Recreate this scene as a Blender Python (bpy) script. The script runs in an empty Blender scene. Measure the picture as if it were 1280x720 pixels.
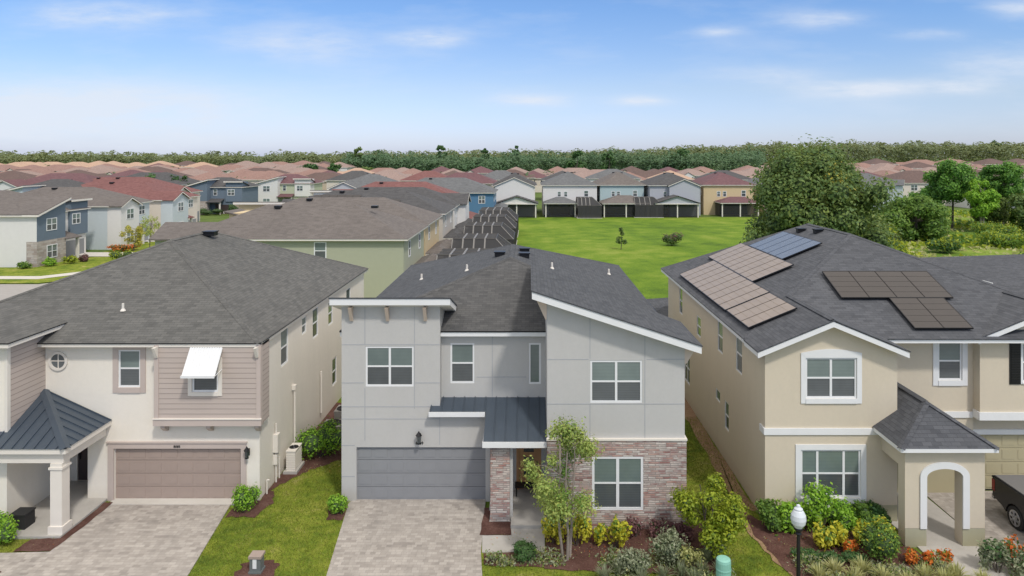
import bpy, math, random
import numpy as np
from mathutils import Vector
random.seed(7)
SC = bpy.context.scene
COL = SC.collection
PI = math.pi
# ------------------------------------------------------------------ camera (metres; a drone 13 m above the street)
CAMZ = 13.0
cam = bpy.data.cameras.new("camera"); camo = bpy.data.objects.new("camera", cam); COL.objects.link(camo)
camo.location = (0, 0, CAMZ); camo.rotation_euler = (math.radians(90), 0, 0)
cam.sensor_width = 36; cam.lens = 24; cam.shift_x = -22/1280; cam.shift_y = -164/1280
cam.clip_start = 0.1; cam.clip_end = 20000
SC.camera = camo
SC.render.resolution_x = 1024; SC.render.resolution_y = 576
SC.view_settings.view_transform = 'Standard'; SC.view_settings.look = 'None'; SC.view_settings.exposure = 0

def sm(a, b, x):
    t = min(1, max(0, (x-a)/(b-a))); return t*t*(3-2*t)
def terr(x, y):
    """gentle rise of the land beyond the subdivision"""
    return sm(230, 540, y)*(4.5 + 8.0*sm(30, 260, x*540/max(y, 200))) + 1.5*sm(300, 600, y)*math.sin(x*.011+1)

# ------------------------------------------------------------------ materials
MATS = {}
class NT:
    def __init__(s, name):
        s.m = bpy.data.materials.new(name); s.m.use_nodes = True
        s.t = s.m.node_tree; s.t.nodes.clear()
        s.out = s.n('ShaderNodeOutputMaterial'); s.b = s.n('ShaderNodeBsdfPrincipled')
        s.l(s.b.outputs[0], s.out.inputs[0])
    def n(s, typ, **kw):
        nd = s.t.nodes.new(typ)
        for k, v in kw.items():
            if k.startswith('i_'):
                key = k[2:]; key = int(key) if key.isdigit() else key.replace('_', ' ')
                nd.inputs[key].default_value = v
            else: setattr(nd, k, v)
        return nd
    def l(s, a, b): s.t.links.new(a, b)
    def set(s, **kw):
        for k, v in kw.items(): s.b.inputs[k.replace('_', ' ')].default_value = v
    def uv(s): return s.n('ShaderNodeUVMap').outputs[0]
    def obj(s): return s.n('ShaderNodeNewGeometry').outputs['Position']
    def mapv(s, vec, sc=(1, 1, 1), loc=(0, 0, 0), rot=(0, 0, 0)):
        m = s.n('ShaderNodeMapping'); s.l(vec, m.inputs[0])
        m.inputs['Scale'].default_value = sc; m.inputs['Location'].default_value = loc; m.inputs['Rotation'].default_value = rot
        return m.outputs[0]
    def noise(s, vec, scale, detail=4, rough=.55, out='Fac'):
        n = s.n('ShaderNodeTexNoise'); n.inputs['Scale'].default_value = scale
        n.inputs['Detail'].default_value = detail; n.inputs['Roughness'].default_value = rough
        if vec is not None: s.l(vec, n.inputs['Vector'])
        return n.outputs[out]
    def ramp(s, fac, stops, interp='LINEAR'):
        r = s.n('ShaderNodeValToRGB'); r.color_ramp.interpolation = interp
        e = r.color_ramp.elements
        while len(e) < len(stops): e.new(.5)
        for i, (p, c) in enumerate(stops):
            e[i].position = p; e[i].color = (c[0], c[1], c[2], 1)
        s.l(fac, r.inputs[0]); return r.outputs[0]
    def mix(s, fac, a, b, mode='MIX'):
        m = s.n('ShaderNodeMix', data_type='RGBA', blend_type=mode)
        for sock, v in ((m.inputs[0], fac), (m.inputs[6], a), (m.inputs[7], b)):
            if isinstance(v, (int, float)): sock.default_value = v
            elif isinstance(v, tuple): sock.default_value = (v[0], v[1], v[2], 1)
            else: s.l(v, sock)
        return m.outputs[2]
    def math(s, op, a, b=0.0):
        m = s.n('ShaderNodeMath', operation=op)
        for i, v in enumerate((a, b)):
            if isinstance(v, (int, float)): m.inputs[i].default_value = v
            else: s.l(v, m.inputs[i])
        return m.outputs[0]
    def col(s, c): s.l(c, s.b.inputs['Base Color'])
    def bump(s, h, strength=.3, dist=.02):
        b = s.n('ShaderNodeBump'); b.inputs['Strength'].default_value = strength; b.inputs['Distance'].default_value = dist
        s.l(h, b.inputs['Height']); s.l(b.outputs[0], s.b.inputs['Normal'])
def sc3(c, k): return tuple(min(1, v*k) for v in c)
def hx(h):
    """sRGB 0-255 triple -> linear"""
    return tuple(((v/255)/12.92 if v/255 < .04045 else ((v/255+.055)/1.055)**2.4) for v in h)

def m_plain(name, c, rough=.6, metal=0, var=.06):
    t = NT(name); t.set(Roughness=rough, Metallic=metal)
    f = t.noise(t.obj(), 2.3, 5); t.col(t.mix(f, sc3(c, 1-var), sc3(c, 1+var))); return t.m
def m_stucco(name, c, stain=.10, fine=70, dirt=True):
    t = NT(name); t.set(Roughness=.88)
    p = t.obj()
    a = t.noise(t.mapv(p, (.5, .5, .35)), 1.0, 5, .6)
    st = t.noise(t.mapv(p, (1.1, 1.1, .3)), 1.3, 6, .65)
    c1 = t.mix(a, sc3(c, 1-stain), sc3(c, 1+stain*.7))
    c2 = t.mix(t.math('MULTIPLY', t.ramp(st, [(.42, (0, 0, 0)), (.75, (1, 1, 1))]), .16), c1, sc3(c, .74))
    if dirt:   # splash-back dirt low on the wall
        z = t.n('ShaderNodeSeparateXYZ'); t.l(p, z.inputs[0])
        g = t.math('MULTIPLY', t.math('SUBTRACT', .55, z.outputs[2]), 1.1)
        g = t.n('ShaderNodeClamp'); 
        mm = t.n('ShaderNodeMapRange'); mm.inputs['From Min'].default_value = .6; mm.inputs['From Max'].default_value = 0.0
        mm.inputs['To Max'].default_value = .35; t.l(z.outputs[2], mm.inputs['Value'])
        c2 = t.mix(mm.outputs[0], c2, (c[0]*.6, c[1]*.55, c[2]*.47))
    t.col(c2)
    mo = t.noise(p, 7, 5, .75); c2 = t.mix(t.math('MULTIPLY', t.ramp(mo, [(.4, (0, 0, 0)), (.66, (1, 1, 1))]), .16), c2, sc3(c, .80)); t.col(c2)
    f = t.noise(p, fine, 3, .7); t.bump(f, .45, .015); return t.m
def m_siding(name, c, row=.19):
    t = NT(name); t.set(Roughness=.7)
    s = t.n('ShaderNodeSeparateXYZ'); t.l(t.uv(), s.inputs[0])
    fr = t.math('FRACT', t.math('DIVIDE', s.outputs[1], row))
    dark = t.ramp(fr, [(0, (.35, .35, .35)), (.09, (.8, .8, .8)), (.2, (1, 1, 1)), (1, (.97, .97, .97))])
    a = t.noise(t.mapv(t.uv(), (.5, 3, 1)), 1.5, 4)
    t.col(t.mix(1.0, t.mix(a, sc3(c, .9), sc3(c, 1.08)), dark, 'MULTIPLY'))
    t.bump(t.math('SUBTRACT', 1.0, fr), .5, .02); return t.m
def m_shingle(name, c, c2, w=.32, h=.145, far=False, band=.25):
    t = NT(name); t.set(Roughness=.93)
    uv = t.uv()
    b = t.n('ShaderNodeTexBrick'); t.l(uv, b.inputs[0]); b.offset = .5
    b.inputs['Color1'].default_value = (0, 0, 0, 1); b.inputs['Color2'].default_value = (1, 1, 1, 1); b.inputs['Mortar'].default_value = (.25, .25, .25, 1)
    b.inputs['Scale'].default_value = 1; b.inputs['Brick Width'].default_value = w; b.inputs['Row Height'].default_value = h
    b.inputs['Mortar Size'].default_value = .006; b.inputs['Mortar Smooth'].default_value = .3
    n1 = t.noise(t.mapv(uv, (1, 1, 1)), 2.0, 6, .62)
    n2 = t.noise(t.mapv(uv, (.25, .16, 1)), .8, 4)
    n3 = t.noise(uv, 26, 3, .7)
    base = t.mix(b.outputs[0], c, c2)
    base = t.mix(t.math('MULTIPLY', t.ramp(n1, [(.38, (0, 0, 0)), (.68, (1, 1, 1))]), .45), base, sc3(c2, 1.2))
    base = t.mix(t.math('MULTIPLY', t.ramp(n2, [(.35, (0, 0, 0)), (.7, (1, 1, 1))]), band), base, sc3(c, .72))
    base = t.mix(t.math('MULTIPLY', n3, .22), base, (c[0]*.45, c[1]*.45, c[2]*.45))
    base = t.mix(t.math('MULTIPLY', b.outputs['Fac'], .55), base, sc3(c, .35))
    t.col(base)
    s = t.n('ShaderNodeSeparateXYZ'); t.l(uv, s.inputs[0])
    fr = t.math('FRACT', t.math('DIVIDE', s.outputs[1], h))
    hh = t.math('ADD', t.math('MULTIPLY', fr, -.6), t.math('ADD', t.math('MULTIPLY', b.outputs[0], .5), t.math('MULTIPLY', n3, .6)))
    t.bump(hh, .55, .02); return t.m
def m_blocks(name, stops, w, h, mortar, msz=.008, dist=.02, rough=.9, scale_noise=.3, bstr=.6):
    """random coloured blocks (ledge stone, pavers)"""
    t = NT(name); t.set(Roughness=rough)
    uv = t.uv()
    nz = t.noise(uv, 1.7, 3, .6, 'Color')
    v = t.n('ShaderNodeVectorMath', operation='SCALE'); t.l(nz, v.inputs[0]); v.inputs['Scale'].default_value = dist
    v2 = t.n('ShaderNodeVectorMath', operation='ADD'); t.l(uv, v2.inputs[0]); t.l(v.outputs[0], v2.inputs[1])
    b = t.n('ShaderNodeTexBrick'); t.l(v2.outputs[0], b.inputs[0]); b.offset = .37; b.squash = .7; b.squash_frequency = 3
    b.inputs['Color1'].default_value = (0, 0, 0, 1); b.inputs['Color2'].default_value = (1, 1, 1, 1); b.inputs['Mortar'].default_value = (.5, .5, .5, 1)
    b.inputs['Scale'].default_value = 1; b.inputs['Brick Width'].default_value = w; b.inputs['Row Height'].default_value = h
    b.inputs['Mortar Size'].default_value = msz; b.inputs['Mortar Smooth'].default_value = .4
    n2 = t.noise(t.mapv(uv, (1, 1.6, 1)), 1.3, 4, .6)
    f = t.math('ADD', t.math('MULTIPLY', b.outputs[0], 1-scale_noise), t.math('MULTIPLY', t.ramp(n2, [(.3, (0, 0, 0)), (.7, (1, 1, 1))]), scale_noise))
    c = t.ramp(f, stops)
    n3 = t.noise(uv, 18, 4, .7)
    c = t.mix(t.math('MULTIPLY', n3, .35), c, sc3(mortar, .8))
    c = t.mix(t.math('MULTIPLY', b.outputs['Fac'], .8), c, mortar)
    st_ = t.noise(t.mapv(t.obj(), (1.5, .22, 1)), .8, 5, .65); c = t.mix(t.math('MULTIPLY', t.ramp(st_, [(.48, (0, 0, 0)), (.68, (1, 1, 1))]), .32), c, sc3(mortar, .85))
    t.col(c)
    hh = t.math('ADD', t.math('SUBTRACT', t.math('MULTIPLY', b.outputs[0], .4), b.outputs['Fac']), t.math('MULTIPLY', n3, .5))
    t.bump(hh, bstr, .02); return t.m
def m_ground(name, stops, s1=.25, s2=3.0, s3=30, bs=.5, mixf=.5, rough=.95, stripe=0):
    t = NT(name); t.set(Roughness=rough, **{'Specular_IOR_Level': .15})
    p = t.obj()
    a = t.noise(p, s1, 5, .6); b = t.noise(p, s2, 5, .65); c = t.noise(p, s3, 3, .7)
    f = t.math('ADD', t.math('MULTIPLY', a, .42), t.math('ADD', t.math('MULTIPLY', b, .33), t.math('MULTIPLY', c, .25)))
    if stripe:
        sp_ = t.n('ShaderNodeSeparateXYZ'); t.l(p, sp_.inputs[0])
        w_ = t.math('SINE', t.math('ADD', t.math('MULTIPLY', sp_.outputs[0], .9), t.math('ADD', t.math('MULTIPLY', sp_.outputs[1], .16), t.math('MULTIPLY', a, 3.0)))); f = t.math('ADD', f, t.math('MULTIPLY', w_, stripe))
    t.col(t.ramp(f, stops)); t.bump(c, bs, .04); return t.m
def m_leaf(name, stops, trans=.33, ns=.35, rough=.55, isl=.5):
    t = NT(name); t.set(Roughness=rough, **{'Specular_IOR_Level': .3})
    g = t.n('ShaderNodeNewGeometry')
    oi = t.n('ShaderNodeObjectInfo')
    nz = t.noise(g.outputs['Position'], ns, 3)
    f = t.math('ADD', t.math('MULTIPLY', g.outputs['Random Per Island'], isl), t.math('ADD', t.math('MULTIPLY', nz, .6), t.math('MULTIPLY', oi.outputs['Random'], .12)))
    f = t.math('SUBTRACT', f, .08-(.5-isl)/2)
    c = t.ramp(f, stops); t.col(c)
    tr = t.n('ShaderNodeBsdfTranslucent'); t.l(t.mix(.5, c, sc3(stops[-1][1], 1.2)), tr.inputs[0])
    ms = t.n('ShaderNodeMixShader'); ms.inputs[0].default_value = trans
    t.l(t.b.outputs[0], ms.inputs[1]); t.l(tr.outputs[0], ms.inputs[2]); t.l(ms.outputs[0], t.out.inputs[0]); return t.m
def m_pane(name, dark, light, slat=.05, rough=.06):
    """window glass with the pale blinds behind it showing through"""
    t = NT(name); t.set(Roughness=rough, **{'Specular_IOR_Level': .6, 'Coat_Weight': .3, 'Coat_Roughness': .03})
    s = t.n('ShaderNodeSeparateXYZ'); t.l(t.uv(), s.inputs[0])
    fr = t.math('FRACT', t.math('DIVIDE', s.outputs[1], slat))
    st = t.ramp(fr, [(0, (.4, .4, .4)), (.25, (1, 1, 1)), (.85, (.75, .75, .75)), (1, (.4, .4, .4))])
    n0 = t.noise(t.obj(), .9, 3, .6); oi = t.n('ShaderNodeObjectInfo'); n = t.math('ADD', t.math('MULTIPLY', n0, .7), t.math('SUBTRACT', t.math('MULTIPLY', oi.outputs['Random'], .7), .2))
    c = t.mix(n, dark, light); t.col(t.mix(.55, c, st, 'MULTIPLY')); return t.m

W = {}
W['c_stucco'] = m_stucco('grey_stucco', (.50, .488, .466), .06)
W['c_garage'] = m_plain('slate_door_paint', (.245, .25, .26), .5)
W['white'] = m_plain('white_paint', (.74, .74, .735), .5, 0, .05)
W['offwhite'] = m_plain('cream_paint', (.72, .67, .60), .55)
W['l_stucco'] = m_stucco('cream_stucco', (.80, .745, .655), .05)
W['l_trim'] = m_plain('taupe_trim_paint', (.50, .42, .375), .6)
W['l_siding'] = m_siding('taupe_lap_siding', (.47, .395, .35))
W['l_garage'] = m_plain('taupe_door_paint', (.345, .27, .23), .55)
W['r_stucco'] = m_stucco('beige_stucco', (.63, .55, .425), .05)
W['r_base'] = m_stucco('olive_beige_stucco', (.40, .385, .27), .08)
W['r_garage'] = m_plain('sand_door_paint', (.42, .37, .235), .55)
W['shingle_c'] = m_shingle('charcoal_shingles', (.052, .055, .062), (.092, .096, .103))
W['shingle_cf'] = m_shingle('grey_shingles', (.062, .062, .063), (.112, .11, .108))
W['shingle_l'] = m_shingle('weathered_grey_shingles', (.085, .084, .079), (.142, .138, .128))
W['shingle_r'] = m_shingle('slate_blue_shingles', (.058, .061, .069), (.104, .107, .117))
W['metal_roof'] = m_plain('slate_standing_seam_metal', (.072, .092, .118), .38, .35, .12)
W['dark_metal'] = m_plain('black_metal', (.02, .02, .022), .4, .5)
W['gasket'] = m_plain('dark_rubber', (.02, .02, .02), .8)
W['wood'] = m_plain('tan_wood', (.60, .49, .40), .7)
W['door_wood'] = m_plain('oak_door_wood', (.50, .27, .12), .5, 0, .25)
W['door_dark'] = m_plain('dark_brown_door_paint', (.055, .04, .038), .5)
W['glass_up'] = m_pane('window_glass_blinds_reflection', (.09, .125, .12), (.25, .31, .29))  # teal tint paints reflected trees into the pane colour, over the blinds
W['glass_dn'] = m_pane('screened_window_glass', (.048, .058, .062), (.155, .172, .178), .06, .10)
W['glass_dark'] = m_pane('dark_window_glass', (.03, .04, .045), (.07, .085, .09), .3)
W['stone'] = m_blocks('ledge_stone', [(.0, (.16, .09, .085)), (.14, (.36, .16, .135)), (.28, (.56, .36, .30)), (.40, (.44, .38, .345)), (.54, (.72, .64, .57)), (.68, (.33, .165, .15)), (.78, (.56, .49, .44)), (.9, (.80, .73, .66)), (1, (.42, .31, .28))], .38, .075, (.22, .19, .175), .012, .07)
W['stone_far'] = m_blocks('pale_ledge_stone', [(.0, (.25, .19, .16)), (.4, (.42, .35, .30)), (.7, (.55, .49, .44)), (1, (.30, .26, .24))], .8, .25, (.3, .27, .25), .02, .1)
W['paver'] = m_blocks('driveway_pavers', [(.0, (.26, .23, .205)), (.35, (.385, .345, .305)), (.6, (.45, .405, .36)), (1, (.56, .51, .455))], .24, .14, (.25, .23, .21), .005, .004, .95, .45, .35)
W['concrete'] = m_ground('concrete_slab', [(.3, (.36, .34, .31)), (.7, (.50, .475, .44))], .4, 3, 40, .15)
W['sidewalk'] = m_ground('pale_sidewalk_concrete', [(.3, (.50, .47, .42)), (.7, (.62, .59, .54))], .4, 3, 40, .15)
W['asphalt'] = m_ground('sun_bleached_asphalt', [(.3, (.30, .28, .26)), (.7, (.40, .38, .36))], .2, 2, 40, .2)
W['lawn'] = m_ground('front_lawn_grass', [(.38, (.065, .105, .016)), (.45, (.12, .175, .02)), (.50, (.185, .235, .026)), (.56, (.255, .275, .045)), (.63, (.36, .325, .13))], .45, 2.2, 28, .8)
W['park'] = m_ground('meadow_grass', [(.40, (.065, .12, .014)), (.47, (.11, .19, .016)), (.52, (.145, .225, .02)), (.58, (.22, .27, .045))], .03, .3, 5, .5, stripe=.012)
W['ground'] = m_ground('rough_grass', [(.3, (.05, .085, .025)), (.5, (.10, .15, .035)), (.7, (.19, .21, .06))], .03, .25, 4, .6)
W['scrub'] = m_ground('scrub_grass', [(.34, (.05, .10, .02)), (.46, (.11, .19, .025)), (.55, (.19, .26, .035)), (.66, (.34, .34, .15))], .06, .5, 5, .8)
W['mulch'] = m_ground('red_brown_mulch', [(.32, (.05, .025, .02)), (.5, (.13, .065, .052)), (.68, (.23, .14, .115))], 1.0, 14, 60, .9)
W['dirt'] = m_ground('sandy_dirt', [(.3, (.20, .12, .07)), (.6, (.38, .25, .155)), (.75, (.46, .36, .25))], .8, 5, 40, .6)
W['bark'] = m_ground('pale_bark', [(.3, (.20, .16, .13)), (.7, (.42, .36, .31))], 2, 14, 60, .6)
W['bark_dk'] = m_ground('grey_brown_bark', [(.3, (.06, .05, .04)), (.7, (.17, .14, .115))], 2, 14, 60, .6)
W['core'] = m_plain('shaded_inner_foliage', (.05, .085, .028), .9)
def L(name, a, b, c, d=None, g=1.75, **k):
    a, b, c = sc3(a, g*1.25), sc3(b, g), sc3(c, g*.9); d = sc3(d, g*.85) if d else None
    st = [(.08, a), (.38, b), (.72, c)] + ([(.92, d)] if d else [])
    return m_leaf(name, st, **k)
W['leaf_mid'] = L('green_leaves', (.025, .055, .012), (.065, .125, .022), (.13, .20, .035))
W['leaf_lime'] = L('lime_leaves', (.06, .11, .012), (.20, .26, .02), (.38, .42, .035), g=1.2)
W['leaf_tree'] = L('light_green_leaves', (.07, .11, .03), (.15, .215, .05), (.26, .30, .08), (.33, .27, .10))
W['leaf_dark'] = L('dark_green_leaves', (.015, .04, .014), (.03, .075, .022), (.065, .12, .035))
W['leaf_yellow'] = L('yellow_leaves', (.16, .20, .02), (.42, .42, .03), (.62, .56, .06), g=1.15)
W['leaf_orange'] = L('orange_flowers', (.30, .06, .015), (.55, .12, .02), (.65, .22, .04), g=1.15)
W['leaf_purple'] = L('plum_leaves', (.07, .03, .04), (.15, .07, .075), (.24, .13, .12), g=1.15)
W['leaf_grey'] = L('grey_green_blades', (.09, .12, .06), (.19, .22, .12), (.34, .36, .24), g=1.15)
W['leaf_straw'] = L('variegated_blades', (.16, .18, .05), (.34, .35, .12), (.50, .48, .24), g=1.15)
W['leaf_white'] = L('white_flowers', (.4, .42, .35), (.6, .62, .55), (.7, .7, .66), g=1.15)
W['leaf_oak'] = L('live_oak_leaves', (.022, .045, .016), (.06, .105, .03), (.12, .165, .045), (.19, .22, .05), ns=.3, g=1.75)
W['leaf_oak_y'] = L('yellowing_leaves', (.08, .09, .02), (.20, .20, .035), (.32, .27, .05), ns=.3, g=1.9)
W['leaf_pine'] = L('pine_needles', (.02, .055, .015), (.05, .12, .025), (.10, .20, .03), ns=.3, g=1.9)
W['leaf_bright'] = L('bright_green_leaves', (.05, .11, .015), (.11, .22, .022), (.20, .33, .03), ns=.3)
W['leaf_far'] = L('haze_tinted_far_foliage', (.075, .10, .055), (.115, .145, .07), (.165, .19, .065), (.25, .23, .07), ns=.02, trans=.3, g=1.5, isl=.2)  # paled greens: distance haze is painted into the foliage colour
W['leaf_far_dk'] = L('far_wood_dark_foliage', (.022, .052, .03), (.05, .095, .045), (.075, .12, .055), (.10, .14, .06), ns=.04, trans=.3, g=1.8, isl=.2)

# ------------------------------------------------------------------ mesh builder
class MB:
    def __init__(s, *mats):
        s.v = []; s.f = []; s.m = []; s.mats = list(mats); s.smooth = False
    def face(s, pts, m=0):
        i = len(s.v); s.v += [tuple(p) for p in pts]; s.f.append(tuple(range(i, i+len(pts)))); s.m.append(m); return s
    def box(s, x0, x1, y0, y1, z0, z1, m=0):
        if x0 > x1: x0, x1 = x1, x0
        if y0 > y1: y0, y1 = y1, y0
        a, b, c, d = (x0, y0), (x1, y0), (x1, y1), (x0, y1)
        s.prism([a, b, c, d], z0, z1, m); return s
    def prism(s, poly, z0, z1, m=0):
        n = len(poly)
        A = [(p[0], p[1], z0 if not callable(z0) else z0(*p)) for p in poly]
        B = [(p[0], p[1], z1 if not callable(z1) else z1(*p)) for p in poly]
        s.face(A[::-1], m); s.face(B, m)
        for i in range(n):
            j = (i+1) % n; s.face([A[i], A[j], B[j], B[i]], m)
        return s
    def sweep(s, pts, vec, m=0):
        """closed prism: polygon pts (3D) extruded along vec"""
        q = [tuple(p[k]+vec[k] for k in range(3)) for p in pts]; n = len(pts)
        s.face(pts, m); s.face(q[::-1], m)
        for i in range(n):
            j = (i+1) % n; s.face([pts[j], pts[i], q[i], q[j]], m)
        return s
    def tube(s, p0, p1, r0, r1=None, n=8, m=0, cap=True):
        r1 = r0 if r1 is None else r1
        p0 = Vector(p0); p1 = Vector(p1); d = (p1-p0)
        if d.length < 1e-6: return s
        d.normalize(); a = Vector((0, 0, 1)) if abs(d.z) < .9 else Vector((1, 0, 0))
        u = d.cross(a).normalized(); w = d.cross(u)
        A = [p0+(u*math.cos(2*PI*k/n)+w*math.sin(2*PI*k/n))*r0 for k in range(n)]
        B = [p1+(u*math.cos(2*PI*k/n)+w*math.sin(2*PI*k/n))*r1 for k in range(n)]
        for k in range(n):
            j = (k+1) % n; s.face([A[j], A[k], B[k], B[j]], m)
        if cap: s.face(A, m); s.face(B[::-1], m)
        return s
    def lathe(s, prof, cx, cy, n=20, m=0):
        for (r0, z0), (r1, z1) in zip(prof[:-1], prof[1:]):
            for k in range(n):
                a, b = 2*PI*k/n, 2*PI*(k+1)/n
                s.face([(cx+r0*math.cos(a), cy+r0*math.sin(a), z0), (cx+r0*math.cos(b), cy+r0*math.sin(b), z0),
                        (cx+r1*math.cos(b), cy+r1*math.sin(b), z1), (cx+r1*math.cos(a), cy+r1*math.sin(a), z1)], m)
        return s
    # --- wall-space helpers: O origin, U horizontal unit dir, outward normal = U x Z
    def ubox(s, O, U, u0, u1, v0, v1, d0, d1, m=0):
        N = (U[1], -U[0])
        P = lambda u, v, d: (O[0]+U[0]*u+N[0]*d, O[1]+U[1]*u+N[1]*d, O[2]+v)
        pts = [P(u0, v0, d1), P(u1, v0, d1), P(u1, v1, d1), P(u0, v1, d1)]
        s.sweep(pts, (-N[0]*(d1-d0), -N[1]*(d1-d0), 0), m); return s
    def upoly(s, O, U, uv, d, m=0):
        N = (U[1], -U[0])
        s.face([(O[0]+U[0]*u+N[0]*d, O[1]+U[1]*u+N[1]*d, O[2]+v) for u, v in uv], m); return s
    def wall(s, O, U, Wd, H, holes=(), depth=.12, m=0, top=None):
        us = sorted({0, Wd, *[h[0] for h in holes], *[h[1] for h in holes]})
        vs = sorted({0, H, *[h[2] for h in holes], *[h[3] for h in holes]})
        for i in range(len(us)-1):
            for j in range(len(vs)-1):
                cu, cv = (us[i]+us[i+1])/2, (vs[j]+vs[j+1])/2
                if any(h[0] < cu < h[1] and h[2] < cv < h[3] for h in holes): continue
                s.upoly(O, U, [(us[i], vs[j]), (us[i+1], vs[j]), (us[i+1], vs[j+1]), (us[i], vs[j+1])], 0, m)
        if top: s.upoly(O, U, top, 0, m)
        N = (U[1], -U[0])
        P = lambda u, v, d: (O[0]+U[0]*u+N[0]*d, O[1]+U[1]*u+N[1]*d, O[2]+v)
        for a, b, c, d in holes:
            c4 = [(a, c), (b, c), (b, d), (a, d)]
            for k in range(4):
                p, q = c4[k], c4[(k+1) % 4]
                s.face([P(*p, 0), P(*q, 0), P(*q, -depth), P(*p, -depth)], m)
        return s
    def mesh(s, name, off=(0, 0, 0)):
        me = bpy.data.meshes.new(name)
        me.from_pydata([(a-off[0], b-off[1], c-off[2]) for a, b, c in s.v], [], s.f)
        for mt in s.mats: me.materials.append(W[mt] if isinstance(mt, str) else mt)
        if len(s.mats) > 1: me.polygons.foreach_set('material_index', s.m)
        uvl = me.uv_layers.new(name='UVMap'); data = np.empty(len(me.loops)*2, np.float32); k = 0
        for f in s.f:
            pts = [s.v[i] for i in f]
            nx = ny = nz = 0.0
            for i in range(len(pts)):
                a, b = pts[i], pts[(i+1) % len(pts)]
                nx += (a[1]-b[1])*(a[2]+b[2]); ny += (a[2]-b[2])*(a[0]+b[0]); nz += (a[0]-b[0])*(a[1]+b[1])
            if nz < -1e-9 and abs(nz) > .05*math.sqrt(nx*nx+ny*ny+nz*nz): nx, ny, nz = -nx, -ny, -nz
            l = math.sqrt(nx*nx+ny*ny+nz*nz) or 1; nx /= l; ny /= l; nz /= l
            h = math.hypot(nx, ny)
            if h < .02: H, V = (1, 0, 0), (0, 1, 0)
            else:
                H = (-ny/h, nx/h, 0)
                V = (ny*H[2]-nz*H[1], nz*H[0]-nx*H[2], nx*H[1]-ny*H[0])
            for p in pts:
                data[k] = p[0]*H[0]+p[1]*H[1]+p[2]*H[2]; data[k+1] = p[0]*V[0]+p[1]*V[1]+p[2]*V[2]; k += 2
        uvl.data.foreach_set('uv', data)
        if s.smooth: me.polygons.foreach_set('use_smooth', [True]*len(me.polygons))
        return me
    def build(s, name, parent=None, **tags):
        off = parent['_b'] if parent is not None else (0, 0, 0)
        o = bpy.data.objects.new(name, s.mesh(name, off)); COL.objects.link(o)
        if parent is not None: o.parent = parent; o['_b'] = off
        else: o['_b'] = (0, 0, 0)
        tag(o, **tags); return o
def tag(o, label=None, cat=None, group=None, kind=None):
    if label: o['label'] = label
    if cat: o['category'] = cat
    if group: o['group'] = group
    if kind: o['kind'] = kind
    return o
def thing(name, label, cat, loc=(0, 0, 0), group=None):
    o = bpy.data.objects.new(name, None); COL.objects.link(o); o.location = loc; o['_b'] = tuple(loc)
    o.empty_display_size = .3
    return tag(o, label, cat, group)
def copy_tree(o, parent=None):
    c = o.copy(); COL.objects.link(c); c.parent = parent
    for ch in o.children: copy_tree(ch, c)
    return c
def struct(name, mb): return mb.build(name, kind='structure')

# ------------------------------------------------------------------ roofs
def hip(mb, x0, x1, y0, y1, z, zr, rx, ry0, ry1, m=0, th=.0):
    """hip roof with a ridge along y at x=rx from ry0 to ry1"""
    A, B, C_, D = (x0, y0, z), (x1, y0, z), (x1, y1, z), (x0, y1, z)
    E, F = (rx, ry0, zr), (rx, ry1, zr)
    mb.face([A, B, E], m); mb.face([B, C_, F, E], m); mb.face([C_, D, F], m); mb.face([D, A, E, F], m)
def eaves(mb, poly, z0, z1, m=0):
    mb.prism(poly, z0, z1, m)
def window(parent, O, U, u0, u1, v0, v1, cols=(.5,), rail=.5, trim=0, trim_mat=None, frame='white', fw=.065, proud=False, arch=False, single=False):
    d0, d1 = (-.07, -.015) if not proud else (-.02, .03)
    mb = MB(frame)
    mb.ubox(O, U, u0, u0+fw, v0, v1, d0, d1).ubox(O, U, u1-fw, u1, v0, v1, d0, d1)
    mb.ubox(O, U, u0+fw, u1-fw, v0, v0+fw, d0, d1).ubox(O, U, u0+fw, u1-fw, v1-fw, v1, d0, d1)
    cs = [u0+(u1-u0)*c for c in cols]
    for c in cs: mb.ubox(O, U, c-fw*.62, c+fw*.62, v0+fw, v1-fw, d0, d1-.004)
    vr = v0+(v1-v0)*rail if rail else None
    edges = [u0+fw]+[e for c in cs for e in (c-fw*.62, c+fw*.62)]+[u1-fw]
    pm = MB('glass_up', 'glass_dn')
    for a, b in zip(edges[0::2], edges[1::2]):
        if vr:
            mb.ubox(O, U, a, b, vr-.03, vr+.03, d0, d1-.008)
            pm.upoly(O, U, [(a, vr+.03), (b, vr+.03), (b, v1-fw), (a, v1-fw)], d0+.03, 0)
            pm.upoly(O, U, [(a, v0+fw), (b, v0+fw), (b, vr-.03), (a, vr-.03)], d0+.02, 1)
        else: pm.upoly(O, U, [(a, v0+fw), (b, v0+fw), (b, v1-fw), (a, v1-fw)], d0+.03, 0)
    w = mb.build('window', parent); pm.build('pane', w)
    if trim:
        tm = MB(trim_mat or 'white'); t = trim; e = .035
        tm.ubox(O, U, u0-t, u0, v0-t, v1+t, 0, e).ubox(O, U, u1, u1+t, v0-t, v1+t, 0, e)
        tm.ubox(O, U, u0, u1, v0-t, v0, 0, e+.02)
        if arch:
            n = 12; h = arch
            pts = [(u0, v1), (u1, v1)]+[(u1+t-(u1-u0+2*t)*k/n, v1+t+h*math.sin(PI*k/n)) for k in range(n+1)]
            N = (U[1], -U[0]); q = [(O[0]+U[0]*u+N[0]*(e+.003), O[1]+U[1]*u+N[1]*(e+.003), O[2]+v) for u, v in pts]
            tm.sweep(q, (-N[0]*e, -N[1]*e, 0))
        else: tm.ubox(O, U, u0, u1, v1, v1+t, 0, e)
        tm.build('window_trim', w)
    return w
def hole(u0, u1, v0, v1): return (u0, u1, v0, v1)
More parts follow.
